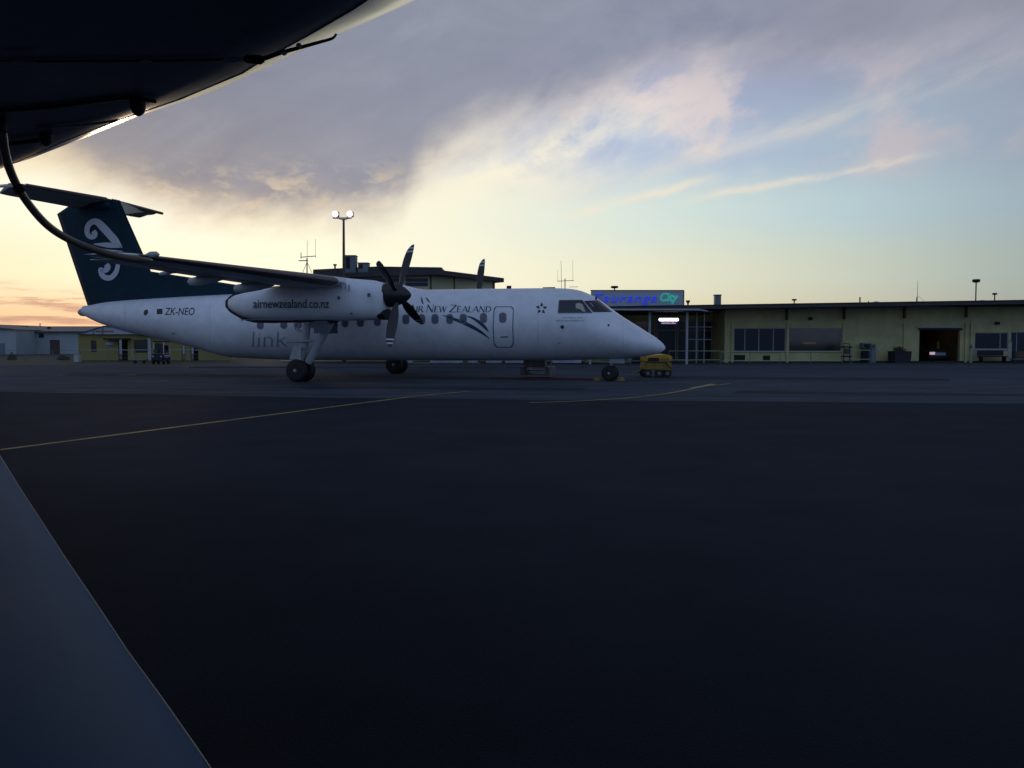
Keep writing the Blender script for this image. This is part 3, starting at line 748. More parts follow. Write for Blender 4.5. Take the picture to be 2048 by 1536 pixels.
# ---- propellers (feathered)
def prop(s, ang0):
    hx, hzz = -6.33, 2.93
    P_ = MB(); c_ = Vector((nx1-.10, -s*3.94, hzz))
    P_.lathe(c_, (1, 0, -.03), [(-.1, .33), (.05, .40), (.22, .41), (.45, .36), (.68, .26), (.84, .14), (.92, .05), (.94, .005)], 28)
    o = part(P_, 'spinner', 'blade', smooth=True)
    for k in range(4):
        a_ = ang0 - k*pi/2; rd = Vector((0, -s*cos(a_) if s > 0 else -cos(a_), sin(a_)))
        if s < 0: rd = Vector((0, -cos(a_), sin(a_)))
        tg = Vector((1, 0, 0)).cross(rd)
        def stn(r_, ch, tw, off, thk, n=14):
            cdir = (Vector((1, 0, 0))*cos(tw) + tg*sin(tw)); nd = cdir.cross(rd)
            ctr = Vector((hx, -s*3.94, hzz)) + rd*r_ + cdir*off
            return [ctr + cdir*(ch/2*cos(2*pi*i/n)) + nd*(thk*sin(2*pi*i/n)) for i in range(n)]
        ST = [(.25, .15, .7, 0, .07), (.42, .15, .5, 0, .065), (.55, .21, .42, 0, .045), (.8, .30, .3, .01, .03), (1.1, .34, .22, .02, .022), (1.4, .33, .15, .03, .017), (1.66, .28, .1, .05, .013)]
        b_ = MB(); b_.loft([stn(*q) for q in ST]); bl = part(b_, 'propeller_blade', 'blade', o, smooth=True)
        t1 = MB(); t1.loft([stn(1.66, .28, .1, .05, .013), stn(1.72, .265, .1, .055, .012)]); t1.loft([stn(1.80, .23, .08, .07, .011), stn(1.86, .19, .08, .085, .01)])
        part(t1, 'tip_band', 'tip', o, smooth=True)
        t2 = MB(); t2.loft([stn(1.72, .265, .1, .055, .012), stn(1.80, .23, .08, .07, .011)]); t2.loft([stn(1.86, .19, .08, .085, .01), stn(1.94, .11, .07, .11, .007), stn(1.98, .03, .07, .13, .004)])
        part(t2, 'blade_tip', 'blade', o, smooth=True)
    return o
prop(1, 2.0738); prop(-1, radians(104))
# ---- landing gear
def wheel(name, c_, r, w, parent, m='black', hub='rimm', side=-1):
    mb = MB(); mb.lathe(c_, (0, 1, 0), [(-w/2, r*.55), (-w/2, r*.86), (-w*.42, r*.95), (-w*.25, r), (w*.25, r), (w*.42, r*.95), (w/2, r*.86), (w/2, r*.55)], 28)
    o = part(mb, name, m, parent, smooth=True)
    mb = MB(); mb.lathe(c_, (0, 1, 0), [(-w/2+.012, r*.03), (-w/2-.004, r*.15), (-w/2+.02, r*.2), (-w/2+.035, r*.4), (-w/2+.004, r*.56), (w/2-.004, r*.56), (w/2-.035, r*.4), (w/2-.02, r*.2), (w/2+.004, r*.15), (w/2-.012, r*.03)], 20)
    part(mb, 'rim', hub, o, smooth=True); return o
def maingear(s):
    x0, y0 = -10.01, -s*3.94
    mb = MB(); mb.bar((x0+.02, y0, .62), (x0+.28, y0, 2.0), .085, 14); mb.bar((x0+.12, y0, 1.15), (x0+.28, y0, 2.0), .15, 14, .13)
    mb.bar((x0, y0-.40, .40), (x0, y0+.40, .40), .05, 10); mb.bar((x0, y0, .38), (x0+.03, y0, .75), .07, 12)
    g_ = part(mb, 'main_gear_strut', 'gear', smooth=True)
    mb = MB(); mb.bar((x0+.30, y0-.02, .66), (x0+1.12, y0-.02, 2.02), .13, 8, .11); mb.bar((x0+.38, y0+.12, .72), (x0+1.2, y0+.12, 2.02), .05, 8)
    part(mb, 'drag_brace', 'gear', g_, smooth=True)
    mb = MB(); mb.prism([(x0-.28, y0-.26, .78), (x0+.17, y0-.26, .70), (x0+.17, y0-.26, 1.22), (x0-.12, y0-.26, 1.24)], (0, .03, 0)); part(mb, 'gear_door', 'gear', g_)
    mb = MB(); mb.bar((x0-.42, y0-.2, 1.36), (x0+.62, y0-.2, 1.40), .035, 8); mb.bar((x0-.4, y0+.2, 1.36), (x0+.2, y0+.2, 1.38), .03, 8); part(mb, 'cross_bar', 'post', g_)
    for sg in (-1, 1): wheel('wheel', (x0, y0+sg*.245, .39), .39, .25, g_)
maingear(1); maingear(-1)
mb = MB(); mb.bar((0, 0, .28), (.12, 0, 1.05), .055, 12); mb.bar((0, -.3, .27), (0, .3, .27), .035, 10); mb.bar((.03, 0, .55), (.28, 0, .78), .025, 8); mb.bar((.28, 0, .78), (.1, 0, .95), .025, 8)
ng = part(mb, 'nose_gear_strut', 'gear', smooth=True)
for sg in (-1, 1): wheel('wheel', (0, sg*.19, .27), .27, .17, ng, 'black', 'metal')
mb = MB(); mb.box(.02, .55, -.28, -.255, .62, .78); part(mb, 'gear_door', 'gear', ng); mb = MB(); mb.box(.02, .55, .255, .28, .62, .78); part(mb, 'gear_door', 'gear', ng)
# ---- airstair let down on the far side
qx = A(1072, 730, -1.6).x
mb = MB(); mb.box(qx-.42, qx+.42, 1.30, 1.62, .42, .98)
st = part(mb, 'airstair', 'beige', bevel=.03)
mb = MB(); mb.box(qx-.55, qx-.42, 1.40, 2.5, .08, .42); mb.box(qx+.42, qx+.55, 1.40, 2.5, .08, .42); part(mb, 'side_rail', 'beige', st)
mb = MB()
for k in range(3): mb.box(qx-.415, qx+.415, 1.65+k*.3, 1.9+k*.3, .40-k*.15, .44-k*.15)
part(mb, 'step', 'beige', st)
mb = MB(); mb.bar((qx+.62, 1.5, .04), (qx+.62, 1.5, .62), .018, 6); part(mb, 'handrail', 'post', st); mb = MB(); mb.bar((qx-.62, 1.5, .04), (qx-.62, 1.5, .5), .018, 6); part(mb, 'handrail', 'post', st)
# chocks and cable on the apron
def wp(x_, y_, z_): return PM @ Vector((x_, y_, z_))
def chock(x_, y_, label, m='dyellow'):
    c_ = wp(x_, y_, 0); t_ = MB(); t_.prism([(-.12, -.16, .002), (.12, -.16, .002), (.05, -.16, .13), (-.05, -.16, .13)], (0, .32, 0))
    o = t_.build('wheel_chock', m, bevel=.01); o.location = c_; o.rotation_euler = (0, 0, -YAW); rnd(o, label, 'wheel chock', 'chocks at the nose wheel'); return o
chock(.42, -.22, 'dull yellow wheel chock lying right in front of the nose wheel'); chock(-.42, -.22, 'worn yellow wheel chock lying behind the nose wheel', 'dyellow')
mb = MB(); mb.tube([wp(-.35, .25, .02), wp(-1.2, .4, .02), wp(-2.4, .25, .02), wp(-3.6, .5, .02), wp(-4.6, .4, .02)], .022, 6)
top('ground_cable', mb, 'red', 'dark red cable lying on the apron under the airliner between its nose wheel and airstair', 'cable')
# ================================================================== YELLOW GROUND POWER UNIT
Yg = 33.2
def cart_px(u, v, Y=Yg): return hy(u, v, Y)
gl, gr = hy(1289, 755, Yg).x, hy(1344, 755, Yg).x
gpu = thing('ground_power_unit', 'small yellow ground power unit on black wheels under the airliner nose', 'ground power unit', ((gl+gr)/2, Yg+.5, 0))
W_ = gr-gl; zt = hy(1300, 710, Yg).z
mb = MB(); mb.prism([(gl, Yg, .30), (gr, Yg, .27), (gr, Yg, .56), (gl+.03, Yg, .58)], (0, 1.3, 0)); body = mb.build('chassis', 'dyellow', gpu, bevel=.03)
mb = MB(); mb.prism([(gl+.03, Yg-.03, .60), (gr-.06, Yg-.03, .60), (gr, Yg-.03, .70), (gr, Yg-.03, zt-.03), (gr-.25, Yg-.03, zt+.03), (gl+.03, Yg-.03, zt-.05)], (0, 1.36, 0)); hood = mb.build('hood', 'yellow', gpu, bevel=.035)
mb = MB(); mb.box(gl+.12, gl+.55, Yg-.045, Yg-.032, .63, .76); mb.build('grille', 'wellm', hood)
mb = MB(); mb.box(gl+.60, gr-.12, Yg-.045, Yg-.032, .66, .75); mb.build('control_panel', 'dyellow', hood)
mb = MB(); mb.bar((gr-.28, Yg-.03, .60), (gr-.02, Yg-.12, .34), .02, 8); mb.build('power_cable', 'black', gpu)
mb = MB(); mb.bar((gl-.38, Yg+.5, .12), (gl+.05, Yg+.5, .33), .025, 8); mb.bar((gl-.38, Yg+.35, .12), (gl-.38, Yg+.65, .12), .02, 8); mb.build('tow_bar', 'dyellow', gpu)
for (x_, y_) in ((gl+.14, Yg+.12), (gr-.16, Yg+.12), (gl+.14, Yg+1.15), (gr-.16, Yg+1.15), (gr-.48, Yg+.12)):
    mb = MB(); mb.lathe((x_, y_, .165), (0, 1, 0), [(-.06, .02), (-.06, .09), (-.06, .15), (-.04, .165), (.04, .165), (.06, .15), (.06, .02)], 18); wh_ = mb.build('wheel', 'black', gpu, smooth=True)
    mb = MB(); mb.lathe((x_, y_-.062, .165), (0, 1, 0), [(-.004, .01), (-.004, .07), (.003, .075), (.003, .01)], 14); mb.build('rim', 'rimm', wh_)

# ================================================================== TERMINAL
YT = 54.6
T = lambda u, v, Y=YT: hy(u, v, Y)
term = thing('terminal_building', 'long low olive-yellow terminal building with dark overhanging roof behind the airliner nose', 'building', (T(1700, 727).x, YT, 0))
def facade(x0, x1, z0, z1, holes, Y, thick, name, m, parent):
    """wall slab with real openings (holes: x0,x1,z0,z1)"""
    X = sorted({x0, x1, *[h for q in holes for h in q[:2]]}); Z = sorted({z0, z1, *[h for q in holes for h in q[2:]]})
    solid = {}
    for i in range(len(X)-1):
        for j in range(len(Z)-1):
            cx, cz = (X[i]+X[i+1])/2, (Z[j]+Z[j+1])/2
            solid[i, j] = not any(a < cx < b and c_ < cz < d for a, b, c_, d in holes)
    mb = MB()
    for (i, j), s_ in solid.items():
        if not s_: continue
        a, b, c_, d = X[i], X[i+1], Z[j], Z[j+1]
        for Yq in (Y, Y+thick): mb.add([(a, Yq, c_), (b, Yq, c_), (b, Yq, d), (a, Yq, d)], [(0, 1, 2, 3)])
        for (di, dj, q) in ((-1, 0, [(a, Y, c_), (a, Y, d), (a, Y+thick, d), (a, Y+thick, c_)]), (1, 0, [(b, Y, c_), (b, Y, d), (b, Y+thick, d), (b, Y+thick, c_)]),
                            (0, -1, [(a, Y, c_), (b, Y, c_), (b, Y+thick, c_), (a, Y+thick, c_)]), (0, 1, [(a, Y, d), (b, Y, d), (b, Y+thick, d), (a, Y+thick, d)])):
            if not solid.get((i+di, j+dj), False): mb.add(q, [(0, 1, 2, 3)])
    return mb.build(name, m, parent)
def R_(u0, u1, v0, v1, Y=YT): a, b = T(u0, v0, Y), T(u1, v1, Y); return (a.x, b.x, b.z, a.z)
H1 = R_(1468, 1571, 656, 703); H2 = R_(1578, 1683, 656, 703); HD = R_(1839, 1919, 660, 727); HD = (HD[0], HD[1], .06, HD[3])
H3 = R_(1950, 2016, 665, 698.5); H4 = R_(2022, 2120, 664, 727); H4 = (H4[0], H4[1], .06, H4[3])
xw0, xw1 = T(1457, 700).x, T(2330, 700).x
facade(xw0, xw1, .06, 3.56, [H1, H2, HD, H3, H4], YT, .25, 'wall', 'wall', term)
mb = MB(); mb.box(xw0-.25, xw0, YT, YT+8, .06, 3.5); mb.build('wall', 'wall', term)
mb = MB(); mb.box(T(600, 700).x, xw0-.26, YT+3.2, YT+3.4, .06, 3.5); mb.build('wall', 'wall', term, label='dark recessed wall behind the entrance canopy')
# back and floor of the rooms
mb = MB(); mb.box(xw0, HD[0]-.6, YT+3.5, YT+3.6, .06, 3.4); mb.build('inner_wall', 'inside', term)
mb = MB(); mb.box(HD[0]-.6, HD[1]+.6, YT+6.5, YT+6.6, .06, 3.4); mb.build('inner_wall', 'inside', term)
mb = MB(); mb.box(HD[0]-.7, HD[0]-.6, YT+.3, YT+6.5, .06, 3.4); mb.build('inner_wall', 'inside', term)
mb = MB(); mb.box(HD[1]+.6, HD[1]+.7, YT+.3, YT+6.5, .06, 3.4); mb.build('inner_wall', 'inside', term)
mb = MB(); mb.box(HD[1]+.75, xw1, YT+3.5, YT+3.6, .06, 3.4); mb.build('inner_wall', 'inside', term)
# roof: edge rises slightly to the right
Ye = 52.4
ra, rb = hy(600, 619, Ye), hy(2330, 597, Ye)
rl, rr_ = (ra.x, hy(600, 618, Ye).z), (rb.x, hy(2330, 595.5, Ye).z)
def rz_(x_): return 3.50 + (x_-10)*.0155
x0, x1 = ra.x, rb.x
mb = MB(); zA, zB = hy(1370, 611, Ye).z, hy(2048, 600.5, Ye).z
kk = (zB-zA)/(hy(2048, 600, Ye).x-hy(1370, 600, Ye).x); zl = zA + (x0-hy(1370, 600, Ye).x)*kk; zr = zA + (x1-hy(1370, 600, Ye).x)*kk
mb.add([(x0, Ye, zl-.22), (x1, Ye, zr-.22), (x1, Ye, zr), (x0, Ye, zl), (x0, YT+11, zl-.05), (x1, YT+11, zr-.05), (x1, YT+11, zr+.15), (x0, YT+11, zl+.15)], [(0, 1, 2, 3), (4, 7, 6, 5), (0, 4, 5, 1), (3, 2, 6, 7), (0, 3, 7, 4), (1, 5, 6, 2)])
mb.build('roof', 'roof', term)
mb = MB(); mb.add([(x0, Ye-.02, zl-.03), (x1, Ye-.02, zr-.03), (x1, Ye-.02, zr+.03), (x0, Ye-.02, zl+.03), (x0, Ye-.003, zl-.03), (x1, Ye-.003, zr-.03), (x1, Ye-.003, zr+.03), (x0, Ye-.003, zl+.03)], [(0, 1, 2, 3), (4, 7, 6, 5), (0, 4, 5, 1), (3, 2, 6, 7), (0, 3, 7, 4), (1, 5, 6, 2)])
mb.build('gutter', 'black', term)
mb = MB(); mb.box(xw0, xw1, YT-.012, YT-.002, .06, .16); mb.build('plinth', 'path', term)
for u in (1571.5, 1686, 1806, 1929):
    x_ = T(u, 630).x; z_ = zl + (x_-x0)*kk - .24
    mb = MB(); mb.box(x_-.055, x_+.055, YT-.30, YT-.11, z_-.70, z_+.01); mb.build('eave_bracket', 'brown', term)
for u in (1464, 1574.5, 1687, 1808, 1931, 1942):
    x_ = T(u, 680).x; mb = MB(); mb.box(x_-.07, x_+.07, YT-.10, YT-.003, .07, 2.55); mb.build('pilaster', 'wall', term)
def window(h, cuts, Y, gm='glass', inner=None):
    a, b, c_, d = h; f = .05
    mb = MB(); mb.box(a, b, Y+.04, Y+.10, c_, c_+f); mb.box(a, b, Y+.04, Y+.10, d-f, d); mb.box(a, a+f, Y+.04, Y+.10, c_+f, d-f); mb.box(b-f, b, Y+.04, Y+.10, c_+f, d-f)
    for u in cuts: x_ = T(u, 680).x; mb.box(x_-.03, x_+.03, Y+.04, Y+.10, c_+f, d-f)
    w_ = mb.build('window', 'wfr', term)
    mb = MB(); mb.box(a+f, b-f, Y+.065, Y+.075, c_+f, d-f); mb.build('pane', gm, w_)
    mb = MB(); mb.box(a-.06, b+.06, Y-.07, Y+.03, c_-.05, c_-.003); mb.build('sill', 'trim', w_)
    return w_
M['clear'] = mat('window_glass', (.55, .55, .50), .05, trans=.97, spec=.12)
M['dimglass'] = mat('tinted_glass', (.024, .032, .045), .2, spec=.25)
window(H1, (1490, 1518, 1547), YT, 'dimglass'); w2 = window(H2, (), YT, 'clear'); window(H3, (2001,), YT, 'dimglass')
w4 = window((H4[0], H4[1], H4[2], H4[3]), (2034, 2060), YT, 'dimglass')
# lit items seen through the lounge window
for (u0, u1, v0, v1, m, nm) in ((1612, 1632, 684, 688, 'warm', 'counter'), (1600, 1678, 690, 703, 'inside', 'counter')):
    a, b = T(u0, v1, YT+1.8), T(u1, v0, YT+1.8); mb = MB(); mb.box(a.x, b.x, YT+1.8, YT+2.3, .06 if nm == 'counter' and v1 > 700 else a.z, b.z); mb.build(nm, m, term)
mb = MB(); a = T(1640, 672, YT+3.45); mb.box(a.x-1.2, a.x+.9, YT+1.2, YT+2.6, 3.0, 3.05); mb.build('ceiling_light', 'room', term); mb = MB(); mb.box(HD[0]+.4, HD[1]-.4, YT+2.2, YT+3.0, 3.0, 3.05); mb.build('ceiling_light', 'room', term)
# wall vents and lamp
for (u0, u1, v0, v1) in ((1468, 1490, 710, 720), (1526, 1540, 711, 720)):
    a, b = T(u0, v1), T(u1, v0); mb = MB(); mb.box(a.x, b.x, YT-.03, YT-.003, a.z, b.z); mb.build('wall_vent', 'wellm', term)
for u, v in ((1620, 637), (1993, 646)):
    a = T(u, v); mb = MB(); mb.box(a.x-.12, a.x+.12, YT-.22, YT-.003, a.z-.1, a.z+.08); mb.build('wall_lamp', 'black', term, bevel=.02)
mb = MB(); mb.box(HD[0]-.08, HD[1]+.08, YT-.10, YT-.003, HD[3], HD[3]+.12); mb.build('door_track', 'black', term)
mb = MB(); a = T(1850, 654); mb.box(a.x-.6, T(1921, 654).x, YT-.08, YT-.003, HD[3]+.14, HD[3]+.22); mb.build('door_hood', 'trim', term)
# entrance canopy with posts and glazed screen
Yc = 50.0
cx0, cx1, cx2 = hy(1060, 617, Yc).x, hy(1397, 617, Yc).x, T(1424, 622, 54.2).x
zc = hy(1300, 616, Yc).z
mb = MB(); mb.prism([(cx0, Yc, zc-.17), (cx1, Yc, zc-.17), (cx2, 54.3, zc-.17), (cx2, 57.7, zc-.17), (cx0, 57.7, zc-.17)], (0, 0, .12)); can = mb.build('entrance_canopy', 'roof', term)
mb = MB(); mb.prism([(cx0, Yc-.05, zc-.13), (cx1+.02, Yc-.05, zc-.13), (cx2+.05, 54.25, zc-.13), (cx2+.003, 54.3, zc-.13), (cx1, Yc-.003, zc-.13), (cx0, Yc-.003, zc-.13)], (0, 0, .09)); mb.build('edge_trim', 'trim', can)
for u, r_, Y_, zt_ in ((1299, .075, 50.6, zc-.17), (1373.5, .075, 50.6, zc-.17), (1393, .03, 53.4, zc-.17), (1408, .03, 53.4, zc-.17), (1180, .075, 50.6, zc-.17)):
    x_ = hy(u, 700, Y_).x; mb = MB(); mb.bar((x_, Y_, .06), (x_, Y_, zt_), r_, 10); mb.build('canopy_post', 'post', can)
mb = MB()
for v in (654, 679): a, b = hy(1377, v, 53.4), hy(1424, v, 53.4); mb.bar(a, b, .022, 6)
mb.build('screen_rail', 'post', can)
a, b = hy(1318, 642, 52), hy(1357, 636.5, 52); mb = MB(); mb.box(a.x, b.x, 51.95, 52.05, a.z, b.z); mb.build('tube_light', 'tube', can, bevel=.03)
mb = MB(); mb.box(a.x-.02, b.x+.02, 51.9, 52.1, b.z+.005, b.z+.08); mb.build('light_fitting', 'roof', can)
mb = MB(); mb.box((a.x+b.x)/2-.03, (a.x+b.x)/2+.03, 51.97, 52.03, b.z+.08, zc-.17); mb.build('light_hanger', 'roof', can)
a, b = hy(1323, 648, 52), hy(1354, 643.8, 52); mb = MB(); mb.box(a.x-.05, b.x+.05, 52.0, 52.06, a.z-.04, b.z+.03); sg = mb.build('hanging_sign', 'blue', can)
mb = MB()
random.seed(11); x_ = a.x
while x_ < b.x-.06:
    w = random.uniform(.04, .07); mb.box(x_, x_+w, 51.985, 51.998, a.z+.01, a.z+random.uniform(.07, .1)); x_ += w+.025
mb.build('sign_lettering', 'lit', sg)
# glazed doors in the recess
for (u0, u1) in ((1210, 1262), (1262, 1310), (1312, 1352), (1354, 1392), (1394, 1424), (1426, 1456)):
    a, b = hy(u0, 727, YT+3), hy(u1, 727, YT+3); Y_ = YT+3.0; t_ = 2.75
    mb = MB(); mb.box(a.x+.02, a.x+.07, Y_, Y_+.06, .06, t_); mb.box(b.x-.07, b.x-.02, Y_, Y_+.06, .06, t_); mb.box(a.x+.07, b.x-.07, Y_, Y_+.06, t_-.06, t_); mb.box(a.x+.07, b.x-.07, Y_, Y_+.06, .06, .14); mb.box(a.x+.07, b.x-.07, Y_, Y_+.06, 2.1, 2.15)
    d_ = mb.build('glazed_door', 'wfr', term); mb = MB(); mb.box(a.x+.07, b.x-.07, Y_+.02, Y_+.03, .14, t_-.06); mb.build('pane', 'dimglass', d_)

# roof-top sign board
Ys = 55.5
a, b = hy(1182, 612, Ys), hy(1367, 581.5, Ys)
sign = thing('rooftop_sign', 'grey rooftop sign board with blue and green tube lettering above the entrance', 'sign', ((a.x+b.x)/2, Ys, a.z))
mb = MB(); mb.box(a.x, b.x, Ys, Ys+.18, a.z-.25, b.z); mb.build('board', 'signb', sign, bevel=.01)
mb = MB(); mb.box(a.x-.03, b.x+.03, Ys-.03, Ys+.21, b.z+.003, b.z+.05); mb.box(b.x+.003, b.x+.05, Ys-.03, Ys+.21, a.z-.2, b.z); mb.build('board_edge', 'brown', sign)
for (txt, u0, u1, v0, v1, m) in (('Tauranga', 1190, 1313, 587, 610, 'nblue'), ('City', 1320, 1356.5, 586, 608, 'ngreen')):
    for sc in (1,):
        vs_, fs_ = text_mesh(txt, 1.0, shear=.3, outline=.014) if txt == 'City' else text_mesh(txt, 1.0, shear=.3, ext=.02, space=1.18, offset=-.006)
        x0_, x1_ = min(p.x for p in vs_), max(p.x for p in vs_); y0_, y1_ = min(p.y for p in vs_), max(p.y for p in vs_)
        pa, pb = hy(u0, v1, Ys), hy(u1, v0, Ys)
        mb = MB(); mb.add([(pa.x + (p.x-x0_)/(x1_-x0_)*(pb.x-pa.x), Ys-.06+p.z, pa.z + (p.y-y0_)/(y1_-y0_)*(pb.z-pa.z)) for p in vs_], fs_)
        mb.build('tube_lettering', m, sign)

# roof furniture
def roofz(x_): return zl + (x_-x0)*kk
def lamp_t(u, v0, v1, w, label, Y, name='roof_lamp', head=.16, group='lamps standing on the terminal roof'):
    a = hy(u, v0, Y); zb_ = roofz(a.x) + (Y-Ye)*.015
    t_ = thing(name, label, 'lamp', (a.x, Y, zb_), group=group)
    mb = MB(); mb.bar((a.x, Y, zb_-.1), (a.x, Y, a.z-head), .04, 8); mb.build('pole', 'brown', t_)
    mb = MB(); mb.lathe((a.x, Y, a.z-head), (0, 0, 1), [(0, w*.25), (head*.15, w*.42), (head*.4, w*.5), (head*.85, w*.5), (head, w*.4)], 14); mb.build('lamp_head', 'black', t_, smooth=True)
lamp_t(1229, 572, 583, .50, 'dark disc-headed lamp rising behind the rooftop sign board', 58.5, head=.16)
lamp_t(1588.5, 598, 609, .32, 'short mushroom-headed lamp on the roof above the lounge windows', 56, head=.11)
lamp_t(1952.5, 558.5, 603, .48, 'tallest dark-headed lamp on a long pole at the right end of the terminal roof', 57, head=.22)
lamp_t(1989.5, 586, 602, .32, 'low dark-headed lamp just right of the tallest roof lamp', 60, head=.13)
def vent_(u0, u1, v0, v1, Y, name, label, m='cab'):
    a, b = hy(u0, v1, Y), hy(u1, v0, Y); t_ = thing(name, label, 'roof vent', ((a.x+b.x)/2, Y, a.z))
    mb = MB(); mb.box(a.x, b.x, Y, Y+(b.x-a.x), a.z-.3, b.z-.06); mb.build('shaft', m, t_, bevel=.01)
    mb = MB(); mb.box(a.x-.03, b.x+.03, Y-.03, Y+(b.x-a.x)+.03, b.z-.057, b.z); mb.build('cap', 'black', t_)
vent_(1430, 1442.5, 589, 611, 56, 'roof_chimney', 'dark square chimney box standing on the terminal roof')
a = hy(1376, 600, 54.5); t_ = thing('funnel_vent', 'small pale funnel-topped vent at the right end of the sign board', 'roof vent', (a.x, 54.5, 3.5))
mb = MB(); mb.bar((a.x, 54.5, 3.35), (a.x, 54.5, a.z-.22), .05, 8); mb.build('pipe', 'post', t_)
mb = MB(); mb.lathe((a.x, 54.5, a.z-.24), (0, 0, 1), [(0, .05), (.16, .13), (.2, .13), (.22, .10)], 12); mb.build('funnel', 'brown', t_, smooth=True)
a = hy(1720, 595, 55); mb = MB(); mb.bar((a.x, 55, roofz(a.x)-.05), (a.x, 55, a.z), .045, 8); mb.lathe((a.x, 55, a.z-.04), (0, 0, 1), [(0, .05), (.04, .06), (.06, .03)], 8)
top('vent_pipe', mb, 'brown', 'thin upright vent pipe on the roof left of the first roof dome', 'pipe')
a = hy(1737, 603, 55); mb = MB(); mb.bar((a.x, 55, roofz(a.x)-.05), (a.x, 55, a.z), .03, 8); mb.lathe((a.x, 55, a.z-.03), (0, 0, 1), [(0, .03), (.03, .05), (.05, .02)], 8)
top('vent_pipe', mb, 'brown', 'very short pipe stub just left of the first roof dome', 'pipe')
for (u, w, v, lab, Y) in ((1752.5, .34, 602.5, 'pale low skylight dome on the roof near the short pipe stub', 56), (1964, .42, 600, 'pale low skylight dome at the foot of the tallest roof lamp', 56)):
    a = hy(u, v, Y); zz = roofz(a.x)+.02; mb = MB(); hgt = max(.10, a.z-zz); mb.lathe((a.x, Y, zz), (0, 0, 1), [(0, w), (.03, w), (hgt*.5, w*.85), (hgt*.85, w*.5), (hgt, .02)], 20)
    top('skylight_dome', mb, 'signb', lab, 'skylight', 'skylight domes on the terminal roof', smooth=True)
a = hy(1835.5, 561, 57); t_ = thing('whip_antenna', 'single thin whip antenna on a stub pole above the baggage doorway', 'antenna', (a.x, 57, 3.8))
zb_ = roofz(a.x); q = hy(1834, 594, 57); mb = MB(); mb.bar((a.x-.03, 57, zb_-.05), (a.x-.03, 57, q.z), .04, 8); mb.build('pole', 'brown', t_)
mb = MB(); mb.bar((a.x, 57, q.z-.3), (a.x, 57, a.z), .018, 6, .01); mb.build('whip', 'post', t_)
mb = MB(); mb.bar((a.x, 57, q.z+.1), (a.x+.75, 57.1, zb_+.03), .008, 4); mb.build('guy_wire', 'brown', t_)
# antenna cluster behind the cockpit
Ya = 60
a = hy(1130, 557, Ya); t_ = thing('antenna_cluster', 'thin pale antenna cluster with two tall whips seen above the airliner cockpit', 'antenna', (a.x, Ya, 3.6))
mb = MB(); mb.bar((a.x, Ya, 3.5), a, .035, 6); mb.bar(hy(1114.5, 562.3, Ya), hy(1147.5, 561, Ya), .022, 6); mb.bar(hy(1139, 574, Ya), hy(1156, 573.6, Ya), .018, 6); mb.build('mast', 'post', t_)
for u, v0, v1, r_ in ((1122, 521, 590, .018), (1145.5, 520, 563, .012), (1115, 540, 563, .010)):
    mb = MB(); mb.bar(hy(u+(1.5 if v1 > 580 else .5), v1, Ya), hy(u, v0, Ya), r_, 5, r_*.7); mb.build('whip', 'post', t_)

# ================================================================== UPPER BLOCK BEHIND
Yk = 58.0
up = thing('control_room_building', 'raised cream upper storey with wide dark flat roof seen above the airliner body', 'building', (hy(860, 600, Yk).x, Yk, 0))
kx = hy(858.5, 600, Yk).x; kR = hy(989, 600, Yk+1.2).x; kL = hy(560, 600, Yk).x
zr0 = hy(881, 545, Yk-1).z
Yb_ = Yk + 7
# walls (left face frontal, right face turned away)
wl = R_(811, 856, 556, 574, Yk); wl2 = R_(700, 800, 556, 574, Yk)
facade(kL, kx, .06, zr0-.02, [wl, wl2], Yk, .2, 'wall', 'wall2', up)
PR = Vector((hy(990, 600, Yk+5).x, Yk+5, 0))
mb = MB(); mb.prism([(kx, Yk, .06), (PR.x, PR.y, .06), (PR.x-.2, PR.y+.3, .06), (kx-.1, Yk+.25, .06)], (0, 0, zr0-.1)); mb.build('wall', 'wall2', up)
d_ = (PR - Vector((kx, Yk, 0))); dn = Vector((d_.y, -d_.x, 0)).normalized()
mb = MB()
for t_ in (.02, .36, .74, .97):
    p_ = Vector((kx, Yk, 0)) + d_*t_ + dn*.02; mb.bar((p_.x, p_.y, 2), (p_.x, p_.y, zr0-.12), .055, 6)
for z_ in (4.35,): mb.bar(Vector((kx, Yk, z_)) + dn*.02, Vector((PR.x, PR.y, z_)) + dn*.02, .03, 5)
mb.build('wall_batten', 'brown', up)
for h in (wl, wl2):
    a, b, c_, d2 = h; mb = MB(); f = .06; mb.box(a, b, Yk+.03, Yk+.1, c_, c_+f); mb.box(a, b, Yk+.03, Yk+.1, d2-f, d2); mb.box(a, b, Yk+.03, Yk+.1, (c_+d2)/2, (c_+d2)/2+.05)
    w_ = mb.build('window', 'wfr', up); mb = MB(); mb.box(a, b, Yk+.06, Yk+.07, c_+f, d2-f); mb.build('pane', 'dimglass', w_)
ev = lambda u, v, Y: hy(u, v, Y)
rA, rB, rC = ev(560, 549, Yk-.8), ev(881, 540, Yk-.8), ev(1008, 557.5, Yk+5.2)
mb = MB(); pts = [Vector((rA.x, rA.y, 0)), Vector((rB.x, rB.y, 0)), Vector((rC.x, rC.y, 0)), Vector((rC.x-1.5, rC.y+5, 0)), Vector((rA.x, rC.y+5, 0))]
zs_ = [rA.z, rB.z, rC.z+.05, rC.z+.25, rA.z]
tp = [Vector((p.x, p.y, z_)) for p, z_ in zip(pts, zs_)]; bt_ = [q - Vector((0, 0, .30)) for q in tp]
n_ = 5; mb.add(tp+bt_, [tuple(range(n_)), tuple(range(n_, 2*n_))[::-1]] + [(i, n_+i, n_+(i+1) % n_, (i+1) % n_) for i in range(n_)]); mb.build('roof', 'roof', up)
